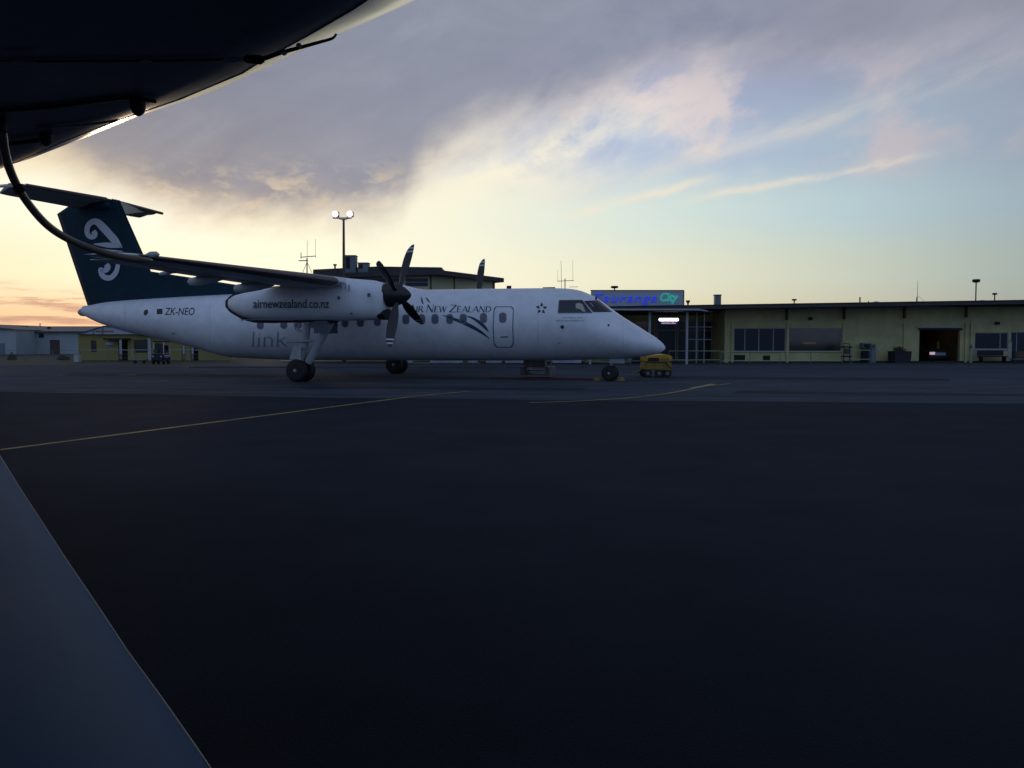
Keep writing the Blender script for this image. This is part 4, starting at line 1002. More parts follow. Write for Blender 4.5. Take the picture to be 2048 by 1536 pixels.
a, b = ev(626, 545, Yk+1.5), ev(883, 534.5, Yk+1.5); mb = MB(); mb.prism([(a.x, Yk+1.5, a.z-.4), (b.x, Yk+1.5, a.z-.4), (b.x, Yk+1.5, b.z), ((a.x+b.x)/2, Yk+1.5, b.z+.06), (a.x, Yk+1.5, hy(626, 539, Yk+1.5).z)], (0, 4, 0)); mb.build('upper_roof', 'roof', up)
for (u0, u1, v0, v1, nm, lab, m) in ((694.5, 715, 512.5, 542, 'roof_plant_box', 'tall grey plant box on the upper roof beside the floodlight mast', 'metal'), (720, 740, 527, 542, 'roof_plant_box', 'low grey plant box on the upper roof left of the near propeller', 'metal')):
    Y = Yk+2.2; a, b = hy(u0, v1, Y), hy(u1, v0, Y)
    t_ = thing(nm, lab, 'roof vent', ((a.x+b.x)/2, Y, a.z), group='plant boxes on the upper roof')
    mb = MB(); mb.box(a.x, b.x, Y-.8, Y, a.z-.3, b.z-.05); mb.build('casing', 'cab', t_, bevel=.02)
    mb = MB(); mb.box(a.x-.03, b.x+.03, Y-.83, Y+.03, b.z-.047, b.z); mb.build('lid', 'black', t_)
    mb = MB(); mb.box(a.x+.06, (a.x+b.x)/2-.02, Y-.815, Y-.803, a.z+.1, b.z-.12); mb.build('louvre', 'wellm', t_)
a = hy(670, 531, Yk+1.3); t_ = MB(); t_.bar((a.x, Yk+1.3, a.z-.5), (a.x, Yk+1.3, a.z), .06, 8); t_.lathe((a.x, Yk+1.3, a.z-.02), (0, 0, 1), [(0, .06), (.03, .13), (.1, .13), (.12, .05)], 10)
top('vent_pipe', t_, 'brown', 'small capped vent pipe on the upper roof left of the floodlight mast', 'pipe')
# wind/aerial mast left of the floodlight
Ym = Yk+2; c_ = hy(614, 544, Ym); t_ = thing('aerial_mast', 'lattice-legged aerial mast with crossbars left of the floodlight mast', 'antenna', (c_.x, Ym, c_.z-.4))
mb = MB(); mb.bar((c_.x, Ym, c_.z-.5), hy(614, 516, Ym), .045, 6); mb.build('mast', 'brown', t_)
mb = MB()
for (u0, v0, u1, v1, r_) in ((597, 521.5, 616, 521, .035), (601, 514.5, 632, 512, .03)): mb.bar(hy(u0, v0, Ym), hy(u1, v1, Ym), r_, 6)
mb.build('crossbar', 'post', t_)
for (u, v0, v1, r_) in ((602, 505, 517, .03), (614.5, 481, 516, .014), (631, 478, 516, .012)):
    mb = MB(); mb.bar(hy(u, v1, Ym), hy(u, v0, Ym), r_, 5); mb.build('whip', 'post', t_)
for du_ in (-9, 10):
    mb = MB(); mb.bar(hy(614, 524, Ym), hy(614+du_, 546, Ym), .02, 5); mb.build('stay', 'post', t_)
# floodlight mast
Yf = 56.8; b_ = hy(687, 600, Yf); t_ = thing('floodlight_mast', 'tall slim mast carrying two lit floodlights above the terminal roofs', 'floodlight', (b_.x, Yf, 0))
mb = MB(); mb.bar((b_.x, Yf, .05), hy(687.3, 438, Yf), .13, 12, .07); mb.build('pole', 'brown', t_)
mb = MB(); mb.bar(hy(666, 436, Yf), hy(703, 436, Yf), .05, 8); mb.bar(hy(675, 436, Yf), hy(687, 440, Yf), .04, 6); mb.bar(hy(699, 436, Yf), hy(687, 440, Yf), .04, 6); mb.build('crossbar', 'post', t_)
for u in (671, 700):
    a = hy(u, 428.5, Yf); mb = MB(); mb.box(a.x-.20, a.x+.20, Yf-.1, Yf+.25, a.z-.17, a.z+.17); mb.bar((a.x, Yf+.05, a.z-.17), (a.x, Yf+.05, hy(u, 436, Yf).z), .03, 6); fl = mb.build('floodlight', 'brown', t_, bevel=.03)
    mb = MB(); mb.lathe((a.x, Yf-.11, a.z), (0, -1, -.15), [(0, .20), (.03, .22), (.05, .19), (.06, .01)], 20); mb.build('reflector', 'glowp', fl, smooth=True)
    mb = MB(); mb.lathe((a.x, Yf-.18, a.z), (0, -1, -.15), [(0, .10), (.05, .13), (.11, .09), (.15, .01)], 20); mb.build('lamp_lens', 'lamp', fl, smooth=True)

# ================================================================== THINGS BEFORE THE TERMINAL
# rails (barrier) with posts
def barrier(us, v0, v1, Y, label, cat='barrier', postm='post'):
    a, b = hy(us[0], v0, Y), hy(us[-1], v1, Y)
    t_ = thing('rail_barrier', label, cat, (a.x, Y, .06), group='rail barriers along the terminal front')
    zt_ = hy(us[0], v0, Y).z; zb_ = hy(us[0], v1, Y).z
    mb = MB(); mb.bar((a.x, Y, zt_), (b.x, Y, zt_), .022, 6); mb.build('top_rail', 'tape', t_)
    mb = MB(); mb.bar((a.x, Y, zb_), (b.x, Y, zb_), .022, 6); mb.build('lower_rail', 'tape', t_)
    for u in us:
        x_ = hy(u, v0, Y).x; mb = MB(); mb.bar((x_, Y, .06), (x_, Y, zt_+.03), .02, 6); mb.build('post', 'cab', t_)
barrier([1338, 1392, 1440], 702, 719.5, 52.2, 'pale two-rail barrier in front of the glazed entrance')
barrier([1442, 1500, 1560, 1622, 1684], 704, 722, 52.0, 'longest pale two-rail barrier running below the lounge windows')
barrier([1702, 1741], 700.5, 718.5, 52.0, 'short pale two-rail barrier between the brown stand and the blue-grey cabinet')
barrier([800, 850, 905, 960], 721, 726, 51, 'low pale barrier glimpsed below the airliner body behind the far wheels')
barrier([1170, 1210, 1262], 718.5, 724, 51, 'low pale barrier glimpsed behind the nose wheel')
# advertising boards seen under the fuselage
def panelb(u0, u1, label, Y=50.3):
    a, b = hy(u0, 729, Y), hy(u1, 729, Y); zb_ = .14
    t_ = thing('barrier_board', label, 'board', ((a.x+b.x)/2, Y, .06), group='boards standing in a row behind the airliner')
    mb = MB(); mb.box(a.x, b.x, Y, Y+.04, zb_, .78); f_ = mb.build('panel', 'bannerm', t_)
    mb = MB(); mb.box(a.x+(b.x-a.x)*.12, a.x+(b.x-a.x)*.7, Y-.008, Y-.003, .30, .42); mb.build('stripe', 'blue', f_)
    for x_ in (a.x+.1, b.x-.1): mb = MB(); mb.box(x_-.03, x_+.03, Y-.15, Y+.2, .06, zb_-.003); mb.build('foot', 'black', t_)
panelb(811, 826, 'narrow pale board right of the far main wheels'); panelb(860, 925, 'widest pale board under the airliner body, left of the middle'); panelb(936, 955, 'small pale board in the middle of the row')
panelb(972, 1003, 'pale pinkish-grey board third from the airstair'); panelb(1010, 1048, 'pale board just left of the airstair'); panelb(1105, 1163, 'long pale board between the airstair and the nose wheel')
# stand with black shelves
a = hy(1693, 727, 53.2); t_ = thing('luggage_trolley', 'upright brown stand with two black trays by the pillar right of the lounge windows', 'trolley', (a.x, 53.2, .06))
mb = MB(); mb.bar((a.x-.18, 53.2, .2), (a.x-.18, 53.2, 1.30), .03, 6); mb.bar((a.x+.18, 53.2, .2), (a.x+.18, 53.2, 1.22), .03, 6); mb.bar((a.x-.18, 53.2, 1.28), (a.x+.18, 53.2, 1.22), .025, 6); mb.box(a.x-.14, a.x+.14, 53.15, 53.35, .6, .95); mb.build('frame', 'brown', t_)
for z_ in (.42, .95+.04): mb = MB(); mb.box(a.x-.27, a.x+.27, 53.0, 53.5, z_, z_+.10); mb.build('tray', 'black', t_, bevel=.02)
for x_ in (a.x-.2, a.x+.22):
    mb = MB(); mb.lathe((x_, 53.1, .15), (0, 1, 0), [(-.03, .02), (-.03, .09), (.03, .09), (.03, .02)], 12); mb.build('wheel', 'black', t_)
# cabinet and dark box
a, b = hy(1742, 727, 53.4), hy(1752.5, 688, 53.4); t_ = thing('storage_cabinet', 'tall narrow blue-grey cabinet against the wall at the end of the barrier', 'cabinet', ((a.x+b.x)/2, 53.4, .06))
mb = MB(); mb.box(a.x, b.x, 53.4, 53.9, .06, b.z); cb_ = mb.build('body', 'cab', t_, bevel=.012)
mb = MB(); mb.box(a.x+.03, b.x-.03, 53.385, 53.397, .12, b.z-.3); mb.build('door', 'cab', t_); mb = MB(); mb.box(a.x+.08, b.x-.12, 53.38, 53.397, b.z-.22, b.z-.08); mb.build('screen', 'black', t_)
a, b = hy(1723, 727, 54.0), hy(1741, 686, 54.0); t_ = thing('ticket_machine', 'dark stepped machine standing just left of the blue-grey cabinet', 'machine', ((a.x+b.x)/2, 54, .06))
mb = MB(); mb.box(a.x+.1, b.x, 53.9, 54.4, .06, .95); mb.build('base', 'cloth', t_, bevel=.02); mb = MB(); mb.box(a.x, b.x, 53.85, 54.4, .955, b.z); mb.build('head', 'cab', t_, bevel=.02); mb = MB(); mb.box(a.x+.06, b.x-.06, 53.83, 53.847, 1.02, b.z-.06); mb.build('screen', 'wellm', t_)
# planter
a, b = hy(1788, 727, 53.3), hy(1822, 703.5, 53.3); pl = thing('planter', 'large dark square planter box with straggly plants beside the baggage doorway', 'planter', ((a.x+b.x)/2, 53.3, .06))
mb = MB(); cxp = (a.x+b.x)/2; w_ = (b.x-a.x)/2
mb.loft([[(cxp+sx_*k*w_, 53.7+sy_*k*w_, z_) for sx_, sy_ in ((-1, -1), (1, -1), (1, 1), (-1, 1))] for k, z_ in ((.92, .06), (1, b.z-.03), (1.03, b.z-.03), (1.03, b.z+.03), (.94, b.z+.03), (.94, b.z-.04))]); mb.build('box', 'cloth', pl)
random.seed(5)
for m_, n2 in (('leaf', 110), ('leafr', 80)):
    mb = MB()
    for k in range(n2):
        an = random.uniform(0, 2*pi); rr0 = random.uniform(0, w_*.8); p0_ = Vector((cxp+rr0*cos(an), 53.7+rr0*sin(an), b.z + random.uniform(0, .02)))
        tpz = Vector((cos(an)*random.uniform(0, .22), sin(an)*random.uniform(0, .22), random.uniform(.08, .38 if abs(rr0*cos(an)+.05) < w_*.6 else .2))); sd = Vector((-sin(an), cos(an), 0))*random.uniform(.012, .03)
        mb.add([p0_-sd*.4, p0_+sd*.4, p0_+tpz*.6+sd, p0_+tpz, p0_+tpz*.6-sd], [(0, 1, 2, 3, 4)])
    mb.build('foliage', m_, pl)
# ---- baggage tug and worker in the doorway
YV = YT + 1.2
a, b = hy(1858, 727, YV), hy(1897, 700, YV); cxv = (a.x+b.x)/2
tug = thing('baggage_tug', 'dark baggage tug with pale front band parked in the open baggage doorway', 'baggage tug', (cxv, YV+1, .06))
mb = MB(); L_ = (b.x-a.x)/2
mb.prism([(cxv-L_, YV, .28), (cxv+L_, YV, .28), (cxv+L_, YV, .72), (cxv+L_*.8, YV, .80), (cxv-L_*.8, YV, .80), (cxv-L_, YV, .72)], (0, 1.0, 0)); mb.build('bonnet', 'cloth', tug, bevel=.04)
mb = MB(); mb.box(cxv-L_, cxv+L_, YV+1.02, YV+2.3, .28, .55); mb.build('chassis', 'cloth', tug, bevel=.03)
p1, p2_ = hy(1859, 710, YV), hy(1870, 704, YV); mb = MB(); mb.box(p1.x, p2_.x, YV-.03, YV-.004, p1.z+.02, p2_.z); mb.build('headlight', 'lit', tug, bevel=.01)
p1, p2_ = hy(1871, 711, YV), hy(1891, 705, YV); mb = MB(); mb.box(p1.x, p2_.x, YV-.03, YV-.004, p1.z, p2_.z); mb.build('front_panel', 'signb', tug)
mb = MB(); mb.box(cxv-.28, cxv+.1, YV+1.5, YV+1.95, .56, .74); mb.box(cxv-.28, cxv+.1, YV+1.9, YV+2.0, .74, 1.15); mb.build('seat', 'black', tug, bevel=.03)
mb = MB(); mb.bar((cxv-.1, YV+1.0, .8), (cxv-.1, YV+1.25, 1.08), .02, 6); mb.lathe((cxv-.1, YV+1.25, 1.08), (0, .6, .8), [(-.012, .15), (-.012, .18), (.012, .18), (.012, .15)], 18); mb.build('steering_wheel', 'black', tug)
for x_ in (cxv-L_+.08, cxv+L_-.08):
    for y_ in (YV+.35, YV+1.85):
        mb = MB(); mb.lathe((x_, y_, .28), (1, 0, 0), [(-.08, .04), (-.08, .18), (-.05, .22), (.05, .22), (.08, .18), (.08, .04)], 18); mb.build('wheel', 'black', tug, smooth=True)
a = hy(1866, 690, YV+2.6); mb = MB(); mb.box(a.x-.28, a.x+.25, YV+2.6, YV+3.1, .06, 1.22); ob_ = top('equipment_crate', mb, 'brown', 'dark crate standing behind the baggage tug in the doorway', 'crate', bevel=.02)
def person(loc, label, rz=0.0, k=1.0):
    t_ = thing('person', label, 'person', loc, rz)
    J = {'pel': (0, 0, .95, .155, .115), 'wst': (0, 0, 1.10, .135, .10), 'chs': (0, 0, 1.32, .165, .115), 'nck': (0, -.01, 1.50, .06, .06), 'hd0': (0, -.02, 1.58, .072, .082), 'hd1': (0, -.02, 1.68, .078, .095), 'hd2': (0, -.01, 1.755, .05, .06)}
    V = []; Ed = []; Rd = []; ix = {}
    def a_(n, p, r, par=None):
        ix[n] = len(V); V.append(Vector(p)*k); Rd.append((r[0]*k, r[1]*k))
        if par is not None: Ed.append((ix[par], ix[n]))
    a_('pel', (0, 0, .95), (.15, .11)); a_('wst', (0, 0, 1.12), (.13, .10), 'pel'); a_('chs', (0, 0, 1.32), (.16, .115), 'wst'); a_('shl', (0, 0, 1.42), (.13, .09), 'chs')
    a_('nck', (0, -.01, 1.49), (.055, .055), 'shl'); a_('hd0', (0, -.025, 1.57), (.068, .08), 'nck'); a_('hd1', (0, -.02, 1.66), (.078, .095), 'hd0'); a_('hd2', (0, -.01, 1.74), (.05, .06), 'hd1')
    for s_, n_ in ((-1, 'l'), (1, 'r')):
        a_('sh'+n_, (s_*.18, 0, 1.41), (.058, .055), 'shl'); a_('el'+n_, (s_*.25, .02, 1.13), (.044, .042), 'sh'+n_); a_('wr'+n_, (s_*.22, -.16, .95), (.028, .024), 'el'+n_); a_('ha'+n_, (s_*.20, -.23, .90), (.036, .02), 'wr'+n_)
        for f_ in range(4): a_(f'f{n_}{f_}', (s_*(.165+.022*f_), -.27-.01*(f_ % 2), .865), (.010, .010), 'ha'+n_); a_(f'g{n_}{f_}', (s_*(.168+.02*f_), -.295, .83), (.008, .008), f'f{n_}{f_}')
        a_('th'+n_, (s_*.155, -.22, .875), (.011, .011), 'wr'+n_)
        a_('hp'+n_, (s_*.095, 0, .88), (.085, .09), 'pel'); a_('kn'+n_, (s_*.11, -.02, .50), (.058, .06), 'hp'+n_); a_('an'+n_, (s_*.12, .02, .10), (.038, .042), 'kn'+n_); a_('to'+n_, (s_*.13, -.15, .04), (.042, .03), 'an'+n_)
    me = bpy.data.meshes.new('body'); me.from_pydata([tuple(v) for v in V], Ed, []); o = bpy.data.objects.new('body', me); COL.objects.link(o)
    md = o.modifiers.new('s', 'SKIN'); md.use_smooth_shade = True
    for sv, r in zip(me.skin_vertices[0].data, Rd): sv.radius = r
    me.skin_vertices[0].data[0].use_root = True
    o.modifiers.new('ss', 'SUBSURF').levels = 1
    dg = bpy.context.evaluated_depsgraph_get(); dg.update(); m2 = bpy.data.meshes.new_from_object(o.evaluated_get(dg)); bpy.data.objects.remove(o)
    m2.name = 'body'; m2.materials.clear()
    for mm in ('cloth', 'skin'): m2.materials.append(M[mm])
    for p in m2.polygons:
        c_ = p.center; p.material_index = 1 if (c_.z > 1.47*k or (abs(c_.x) > .14*k and c_.y < -.14*k and .8*k < c_.z < .99*k)) else 0; p.use_smooth = True
    o = bpy.data.objects.new('body', m2); COL.objects.link(o); o.parent = t_
    def sub(mb, n_, m): q = mb.build(n_, m, t_, world=False, smooth=True); return q
    mb = MB()
    mb.loft([[(w*k*cos(2*pi*i/20), d*k*sin(2*pi*i/20), z*k) for i in range(20)] for (z, w, d) in ((.93, .19, .15), (1.12, .18, .145), (1.32, .205, .155), (1.42, .19, .135), (1.47, .10, .09))], cap=False); sub(mb, 'vest', 'hiv')
    mb = MB(); mb.loft([[(w*k*cos(2*pi*i/16), (.005+d*sin(2*pi*i/16))*k, z*k) for i in range(16)] for (z, w, d) in ((1.66, .088, .10), (1.70, .088, .105), (1.75, .07, .085), (1.785, .03, .04))]); sub(mb, 'hair', 'hair')
    mb = MB(); mb.prism([(-.012*k, -.11*k, 1.60*k), (.012*k, -.11*k, 1.60*k), (0, -.11*k, 1.65*k)], (0, -.02*k, 0)); sub(mb, 'nose', 'skin')
    mb = MB()
    for s_ in (-1, 1): mb.lathe((s_*.03*k, -.108*k, 1.655*k), (0, 1, 0), [(0, .009), (.01, .009)], 8)
    sub(mb, 'eyes', 'hair')
    return t_
a = hy(1888, 700, YV+2.0); person((a.x, YV+2.75, .06), 'person in a yellow-green vest standing behind the baggage tug in the doorway', .15, .87)
# things under the right-hand windows
a = hy(1941, 727, 53.8); t_ = thing('bollard_sign', 'short dark-topped post standing left of the right-hand windows', 'post', (a.x, 53.8, .06))
mb = MB(); mb.bar((a.x, 53.8, .06), (a.x, 53.8, .95), .035, 8); mb.build('pole', 'post', t_); mb = MB(); mb.lathe((a.x, 53.8, .95), (0, 0, 1), [(0, .04), (.03, .10), (.2, .06), (.24, .01)], 10); mb.build('cap', 'blue', t_)
a, b = hy(1990, 727, 53.7), hy(2014, 712, 53.7); t_ = thing('bench', 'low dark bench against the wall under the right-hand windows', 'bench', ((a.x+b.x)/2, 53.7, .06))
mb = MB(); mb.box(a.x-.9, b.x, 53.6, 54.1, .42, .48); mb.build('seat', 'cloth', t_)
for x_ in (a.x-.8, b.x-.1): mb = MB(); mb.box(x_-.03, x_+.03, 53.65, 54.05, .06, .418); mb.build('leg', 'black', t_)
mb = MB(); mb.box(a.x-.9, b.x, 54.1, 54.14, .50, .82); mb.build('backrest', 'cloth', t_)
a = hy(2040, 727, 53.2); t_ = thing('luggage_cart', 'blue-framed cart loaded with dark bags at the far right of the terminal', 'cart', (a.x, 53.2, .06))
mb = MB(); mb.box(a.x-.5, a.x+.7, 53.0, 53.7, .28, .34); mb.build('deck', 'cab', t_)
mb = MB(); mb.bar((a.x-.5, 53.3, .3), (a.x-.5, 53.3, 1.35), .025, 6); mb.bar((a.x-.5, 53.6, .3), (a.x-.5, 53.6, 1.35), .025, 6); mb.bar((a.x-.5, 53.3, 1.35), (a.x-.5, 53.6, 1.35), .025, 6); mb.build('handle', 'signb', t_)
for x_ in (a.x-.35, a.x+.5): mb = MB(); mb.lathe((x_, 53.1, .17), (0, 1, 0), [(-.04, .03), (-.04, .11), (.04, .11), (.04, .03)], 12); mb.build('wheel', 'black', t_)
mb = MB(); mb.box(a.x-.35, a.x+.25, 53.1, 53.6, .345, .78); top('travel_bag', mb, 'brown', 'brown bag lying at the handle end of the luggage cart', 'bag', bevel=.06)
mb = MB(); mb.box(a.x+.29, a.x+.66, 53.1, 53.6, .345, .70); top('travel_bag', mb, 'cloth', 'dark bag lying at the open end of the luggage cart', 'bag', bevel=.06)

# ================================================================== LEFT SIDE: HANGARS, YELLOW BUILDING, FENCE, CART
Yh = 96.0
hg = thing('hangar_building', 'long pale hangar with grey iron roof and dark doors at the far left', 'hangar', (hy(110, 700, Yh).x, Yh, 0))
x0_, x1_ = hy(31, 700, Yh).x, hy(420, 700, Yh).x
def RH(u0, u1, v0, v1, Y=Yh): a, b = hy(u0, v0, Y), hy(u1, v1, Y); return (a.x, b.x, b.z, a.z)
ze = hy(100, 664.5, Yh).z
D1 = RH(46, 62, 680, 699); D2 = RH(99, 120, 680, 704); D2 = (D2[0], D2[1], 0, D2[3]); W1 = RH(77, 88, 667, 675.5); W0 = RH(64, 70, 667, 679)
facade(x0_, x1_, 0, ze, [D1, D2, W1, W0], Yh, .2, 'wall', 'wallw', hg)
for h, nm in ((D1, 'window'), (D2, 'door'), (W1, 'window'), (W0, 'window')):
    mb = MB(); mb.box(h[0], h[1], Yh+.12, Yh+.16, h[2], h[3]); mb.build(nm, 'glass' if nm == 'window' else 'brown', hg)
r0, r1 = hy(98, 652.5, Yh+9), hy(240, 650.5, Yh+9)
mb = MB(); mb.prism([(x0_-.3, Yh-.4, ze), (x0_-.3, Yh-.4, ze+.12), (hy(60, 652, Yh+9).x, Yh+9, r0.z), (hy(60, 652, Yh+9).x, Yh+18, ze)], (x1_-x0_, 0, 0)); mb.build('roof', 'roofg', hg)
a = hy(97, 657, Yh+4); mb = MB(); mb.box(a.x-.15, a.x+.15, Yh+4, Yh+4.3, a.z-.4, a.z+.2); mb.build('roof_vent', 'black', hg)
hb = thing('flat_shed', 'pale box-shaped shed at the left edge left of the long hangar', 'shed', (hy(10, 700, 92).x, 92, 0))
a, b = hy(-160, 705, 92), hy(31, 659, 92); mb = MB(); mb.box(a.x, b.x, 92, 99, 0, b.z); mb.build('wall', 'wallw', hb)
mb = MB(); q = hy(31, 654, 92); mb.prism([(a.x-.2, 91.8, b.z+.003), (b.x+.2, 91.8, b.z+.003), (b.x-4, 91.8, b.z+.55), (a.x+3, 91.8, b.z+.75)], (0, 7.4, 0)); mb.build('roof', 'roofg', hb)
mb = MB(); mb.box(b.x-3.2, b.x-1.2, 91.93, 91.997, 0, 1.2); mb.build('door', 'cab', hb)
hc = thing('far_hangar', 'distant low roofed hangar rising just behind the pale box-shaped shed', 'hangar', (hy(60, 700, 118).x, 118, 0))
a, b = hy(-150, 700, 118), hy(92, 655, 118); zz = hy(40, 656, 118).z
mb = MB(); mb.box(a.x, b.x, 118, 130, 0, zz); mb.build('wall', 'wallw', hc)
mb = MB(); mb.prism([(a.x-.5, 117.7, zz+.003), (b.x+.5, 117.7, zz+.003), (b.x-3.5, 117.7, hy(60, 651, 118).z), (a.x+8, 117.7, hy(60, 648, 118).z)], (0, 12, 0)); mb.build('roof', 'roofg', hc)
mb = MB(); q = hy(72, 646, 118); mb.bar((q.x, 119, zz), (q.x, 119, q.z), .06, 6); mb.build('flue', 'brown', hc)
# yellow building
Yy = 63.5
yb = thing('yellow_building', 'small yellow building with pale gable and dark doorways under the airliner tail', 'building', (hy(207, 718, Yy).x, Yy, 0))
gx0, gx1 = hy(157, 700, Yy).x, hy(262, 700, Yy).x; zy = hy(200, 668.5, Yy).z
def RY(u0, u1, v0, v1): a, b = hy(u0, v0, Yy), hy(u1, v1, Yy); return (a.x, b.x, b.z, a.z)
o1 = RY(181.5, 193.5, 681, 704); o2 = RY(236, 256, 679, 720); o2 = (o2[0], o2[1], 0.0, o2[3]); o3 = RY(267.5, 296, 680, 706); o4 = RY(363, 370.5, 692, 720); o4 = (o4[0], o4[1], 0, o4[3]); o5 = RY(381, 397, 692, 720); o5 = (o5[0], o5[1], 0, o5[3])
gxe = hy(460, 700, Yy).x
facade(gx0, gxe, 0, zy, [o1, o2, o3, o4, o5], Yy, .2, 'wall', 'wally', yb)
mb = MB(); mb.box(gx0+.02, gx0+.2, Yy+.21, Yy+6, 0, zy); mb.build('wall', 'cab', yb)
for h, nm in ((o1, 'window'), (o3, 'window')):
    mb = MB(); f = .05; mb.box(h[0], h[1], Yy+.08, Yy+.14, h[2], h[2]+f); mb.box(h[0], h[1], Yy+.08, Yy+.14, h[3]-f, h[3]); mb.box(h[0], h[0]+f, Yy+.08, Yy+.14, h[2]+f, h[3]-f); mb.box(h[1]-f, h[1], Yy+.08, Yy+.14, h[2]+f, h[3]-f); w_ = mb.build(nm, 'brown', yb)
    mb = MB(); mb.box(h[0]+f, h[1]-f, Yy+.1, Yy+.11, h[2]+f, h[3]-f); mb.build('pane', 'glass', w_)
for h in (o2, o4, o5): mb = MB(); mb.box(h[0], h[1], Yy+.6, Yy+.65, 0, h[3]); mb.build('doorway', 'wellm', yb)
ap = hy(207, 653.5, Yy-.3)
gb0, gb1 = hy(158, 668, Yy-.3).x, hy(271, 668, Yy-.3).x
mb = MB(); mb.prism([(gb0, Yy-.25, zy+.003), (gb1, Yy-.25, zy+.003), (ap.x+.5, Yy-.25, ap.z), (ap.x, Yy-.25, ap.z)], (0, .3, 0)); gab = mb.build('gable', 'signb', yb)
mb = MB(); mb.prism([(gb0-.1, Yy-.35, zy-.03), (gb0-.1, Yy-.35, zy+.04), (ap.x, Yy-.35, ap.z+.08), (ap.x+.5, Yy-.35, ap.z+.08), (gb1+.4, Yy-.35, zy+.04), (gb1+.4, Yy-.35, zy-.0), (ap.x+.5, Yy-.35, ap.z+.02), (ap.x, Yy-.35, ap.z+.02)], (0, 7, 0)); mb.build('roof', 'roofg', yb)
mb = MB(); mb.prism([(gb1, Yy-.35, zy), (gxe, Yy-.35, zy-.5), (gxe, Yy-.35, zy+.1), (gb1, Yy-.35, zy+.35)], (0, 6.5, 0)); mb.build('roof', 'wally', yb)
vs_, fs_ = text_mesh('AERO CLUB', 1.0)
random.seed(8); mb = MB(); x_ = hy(191, 663, Yy-.27).x; xe = hy(227, 663, Yy-.27).x; zq = hy(200, 664.5, Yy-.27).z
while x_ < xe: w = random.uniform(.06, .12); mb.box(x_, x_+w, Yy-.275, Yy-.253, zq, zq+.13); x_ += w+.035
mb.build('gable_lettering', 'redsign', gab)
for u, v0 in ((187, 661), (205.5, 656)): q = hy(u, 668, Yy-.27); mb = MB(); mb.box(q.x-.04, q.x+.04, Yy-.30, Yy-.253, zy+.01, hy(u, v0, Yy-.27).z); mb.build('gable_strut', 'cab', gab)
a, b = hy(215, 679.5, Yy), hy(262, 676.5, Yy); mb = MB(); mb.box(a.x, b.x, Yy-.7, Yy-.003, a.z, b.z); mb.build('awning', 'cloth', yb)
a, b = hy(212, 692.5, Yy), hy(227.5, 684.5, Yy); mb = MB(); mb.box(a.x, b.x, Yy-.05, Yy-.003, a.z, b.z); bd_ = mb.build('notice_board', 'trim', yb); mb = MB(); mb.box(a.x+.02, b.x-.02, Yy-.06, Yy-.052, a.z+.03, a.z+.10); mb.build('board_stripe', 'blue', bd_)
a, b = hy(297, 720, Yy), hy(302, 676, Yy); mb = MB(); mb.box(a.x, b.x, Yy-.08, Yy-.003, 0, b.z); mb.build('corner_post', 'trim', yb)
# low fence before the yellow building and hangars
Yn = 60
fe = thing('wire_fence', 'low wire fence with thin posts running in front of the yellow building and hangars', 'fence', (hy(200, 722, Yn).x, Yn, 0))
xa, xb = hy(-60, 700, Yn).x, hy(480, 700, Yn).x; mb = MB()
for z_ in (.25, .5, .76): mb.bar((xa, Yn, z_), (xb, Yn, z_), .012, 4)
mb.build('wires', 'cab', fe)
x_ = xa
while x_ < xb: mb = MB(); mb.bar((x_, Yn, -.02), (x_, Yn, .82), .03, 5); mb.build('post', 'cab', fe); x_ += 1.9
mb = MB(); mb.bar((hy(158, 700, Yn).x, Yn, .8), (xb, Yn, .8), .02, 5); mb.build('top_rail', 'post', fe)
a, b = hy(147, 719, 58), hy(157, 709.5, 58); mb = MB(); mb.box(a.x, b.x, 58, 58.35, -.01, b.z); top('utility_box', mb, 'trim', 'small pale box standing on the grass left of the yellow building', 'box', bevel=.03)
# low shrubs near the fence
random.seed(21)
for (u, w, h, lab) in ((24, .35, .55, 'small dark bush at the left edge before the box-shaped shed'), (127, .5, .35, 'low dark bush before the long hangar beside its brown door')):
    c_ = hy(u, 712, 66); t_ = thing('bush', lab, 'bush', (c_.x, 66, 0), group='bushes on the grass'); mb = MB()
    for k in range(220):
        d_ = Vector((random.gauss(0, 1), random.gauss(0, 1), abs(random.gauss(0, 1)))).normalized()*random.uniform(.5, 1); p_ = Vector((c_.x+d_.x*w, 66+d_.y*w, d_.z*h)); a1_ = Vector((random.uniform(-1, 1), random.uniform(-1, 1), random.uniform(-1, 1))).normalized()*.06; a2_ = a1_.orthogonal().normalized()*.04
        mb.add([p_-a1_, p_+a2_, p_+a1_, p_-a2_], [(0, 1, 2, 3)])
    mb.build('foliage', 'leaf', t_); mb = MB(); mb.bar((c_.x, 66, -.02), (c_.x, 66, h*.6), .03, 5); mb.build('stem', 'brown', t_)
# utility cart
Yu = 52.6
a, b = hy(302, 728, Yu), hy(326, 682, Yu); x0u, x1u = a.x, b.x; zt = b.z; DP = 1.15
cu = thing('utility_cart', 'small dark open-sided service cart with white frame and blue band parked under the airliner tail', 'utility cart', ((x0u+x1u)/2, Yu+DP/2, 0))
mb = MB(); mb.prism([(x0u, Yu, .22), (x1u, Yu, .22), (x1u, Yu, .60), (x0u+.06, Yu, .66)], (0, DP, 0)); mb.build('body', 'cloth', cu, bevel=.04)
mb = MB(); mb.box(x1u+.004, x1u+.02, Yu+.1, Yu+DP-.05, .40, .50); mb.build('blue_band', 'blue', cu)
mb = MB(); mb.box(x1u+.004, x1u+.02, Yu+.1, Yu+DP-.05, .505, .55); mb.build('white_band', 'tip', cu)
mb = MB(); mb.box(x0u+.1, x1u+.03, Yu+.08, Yu+DP, zt-.08, zt); mb.build('roof', 'cloth', cu, bevel=.02)
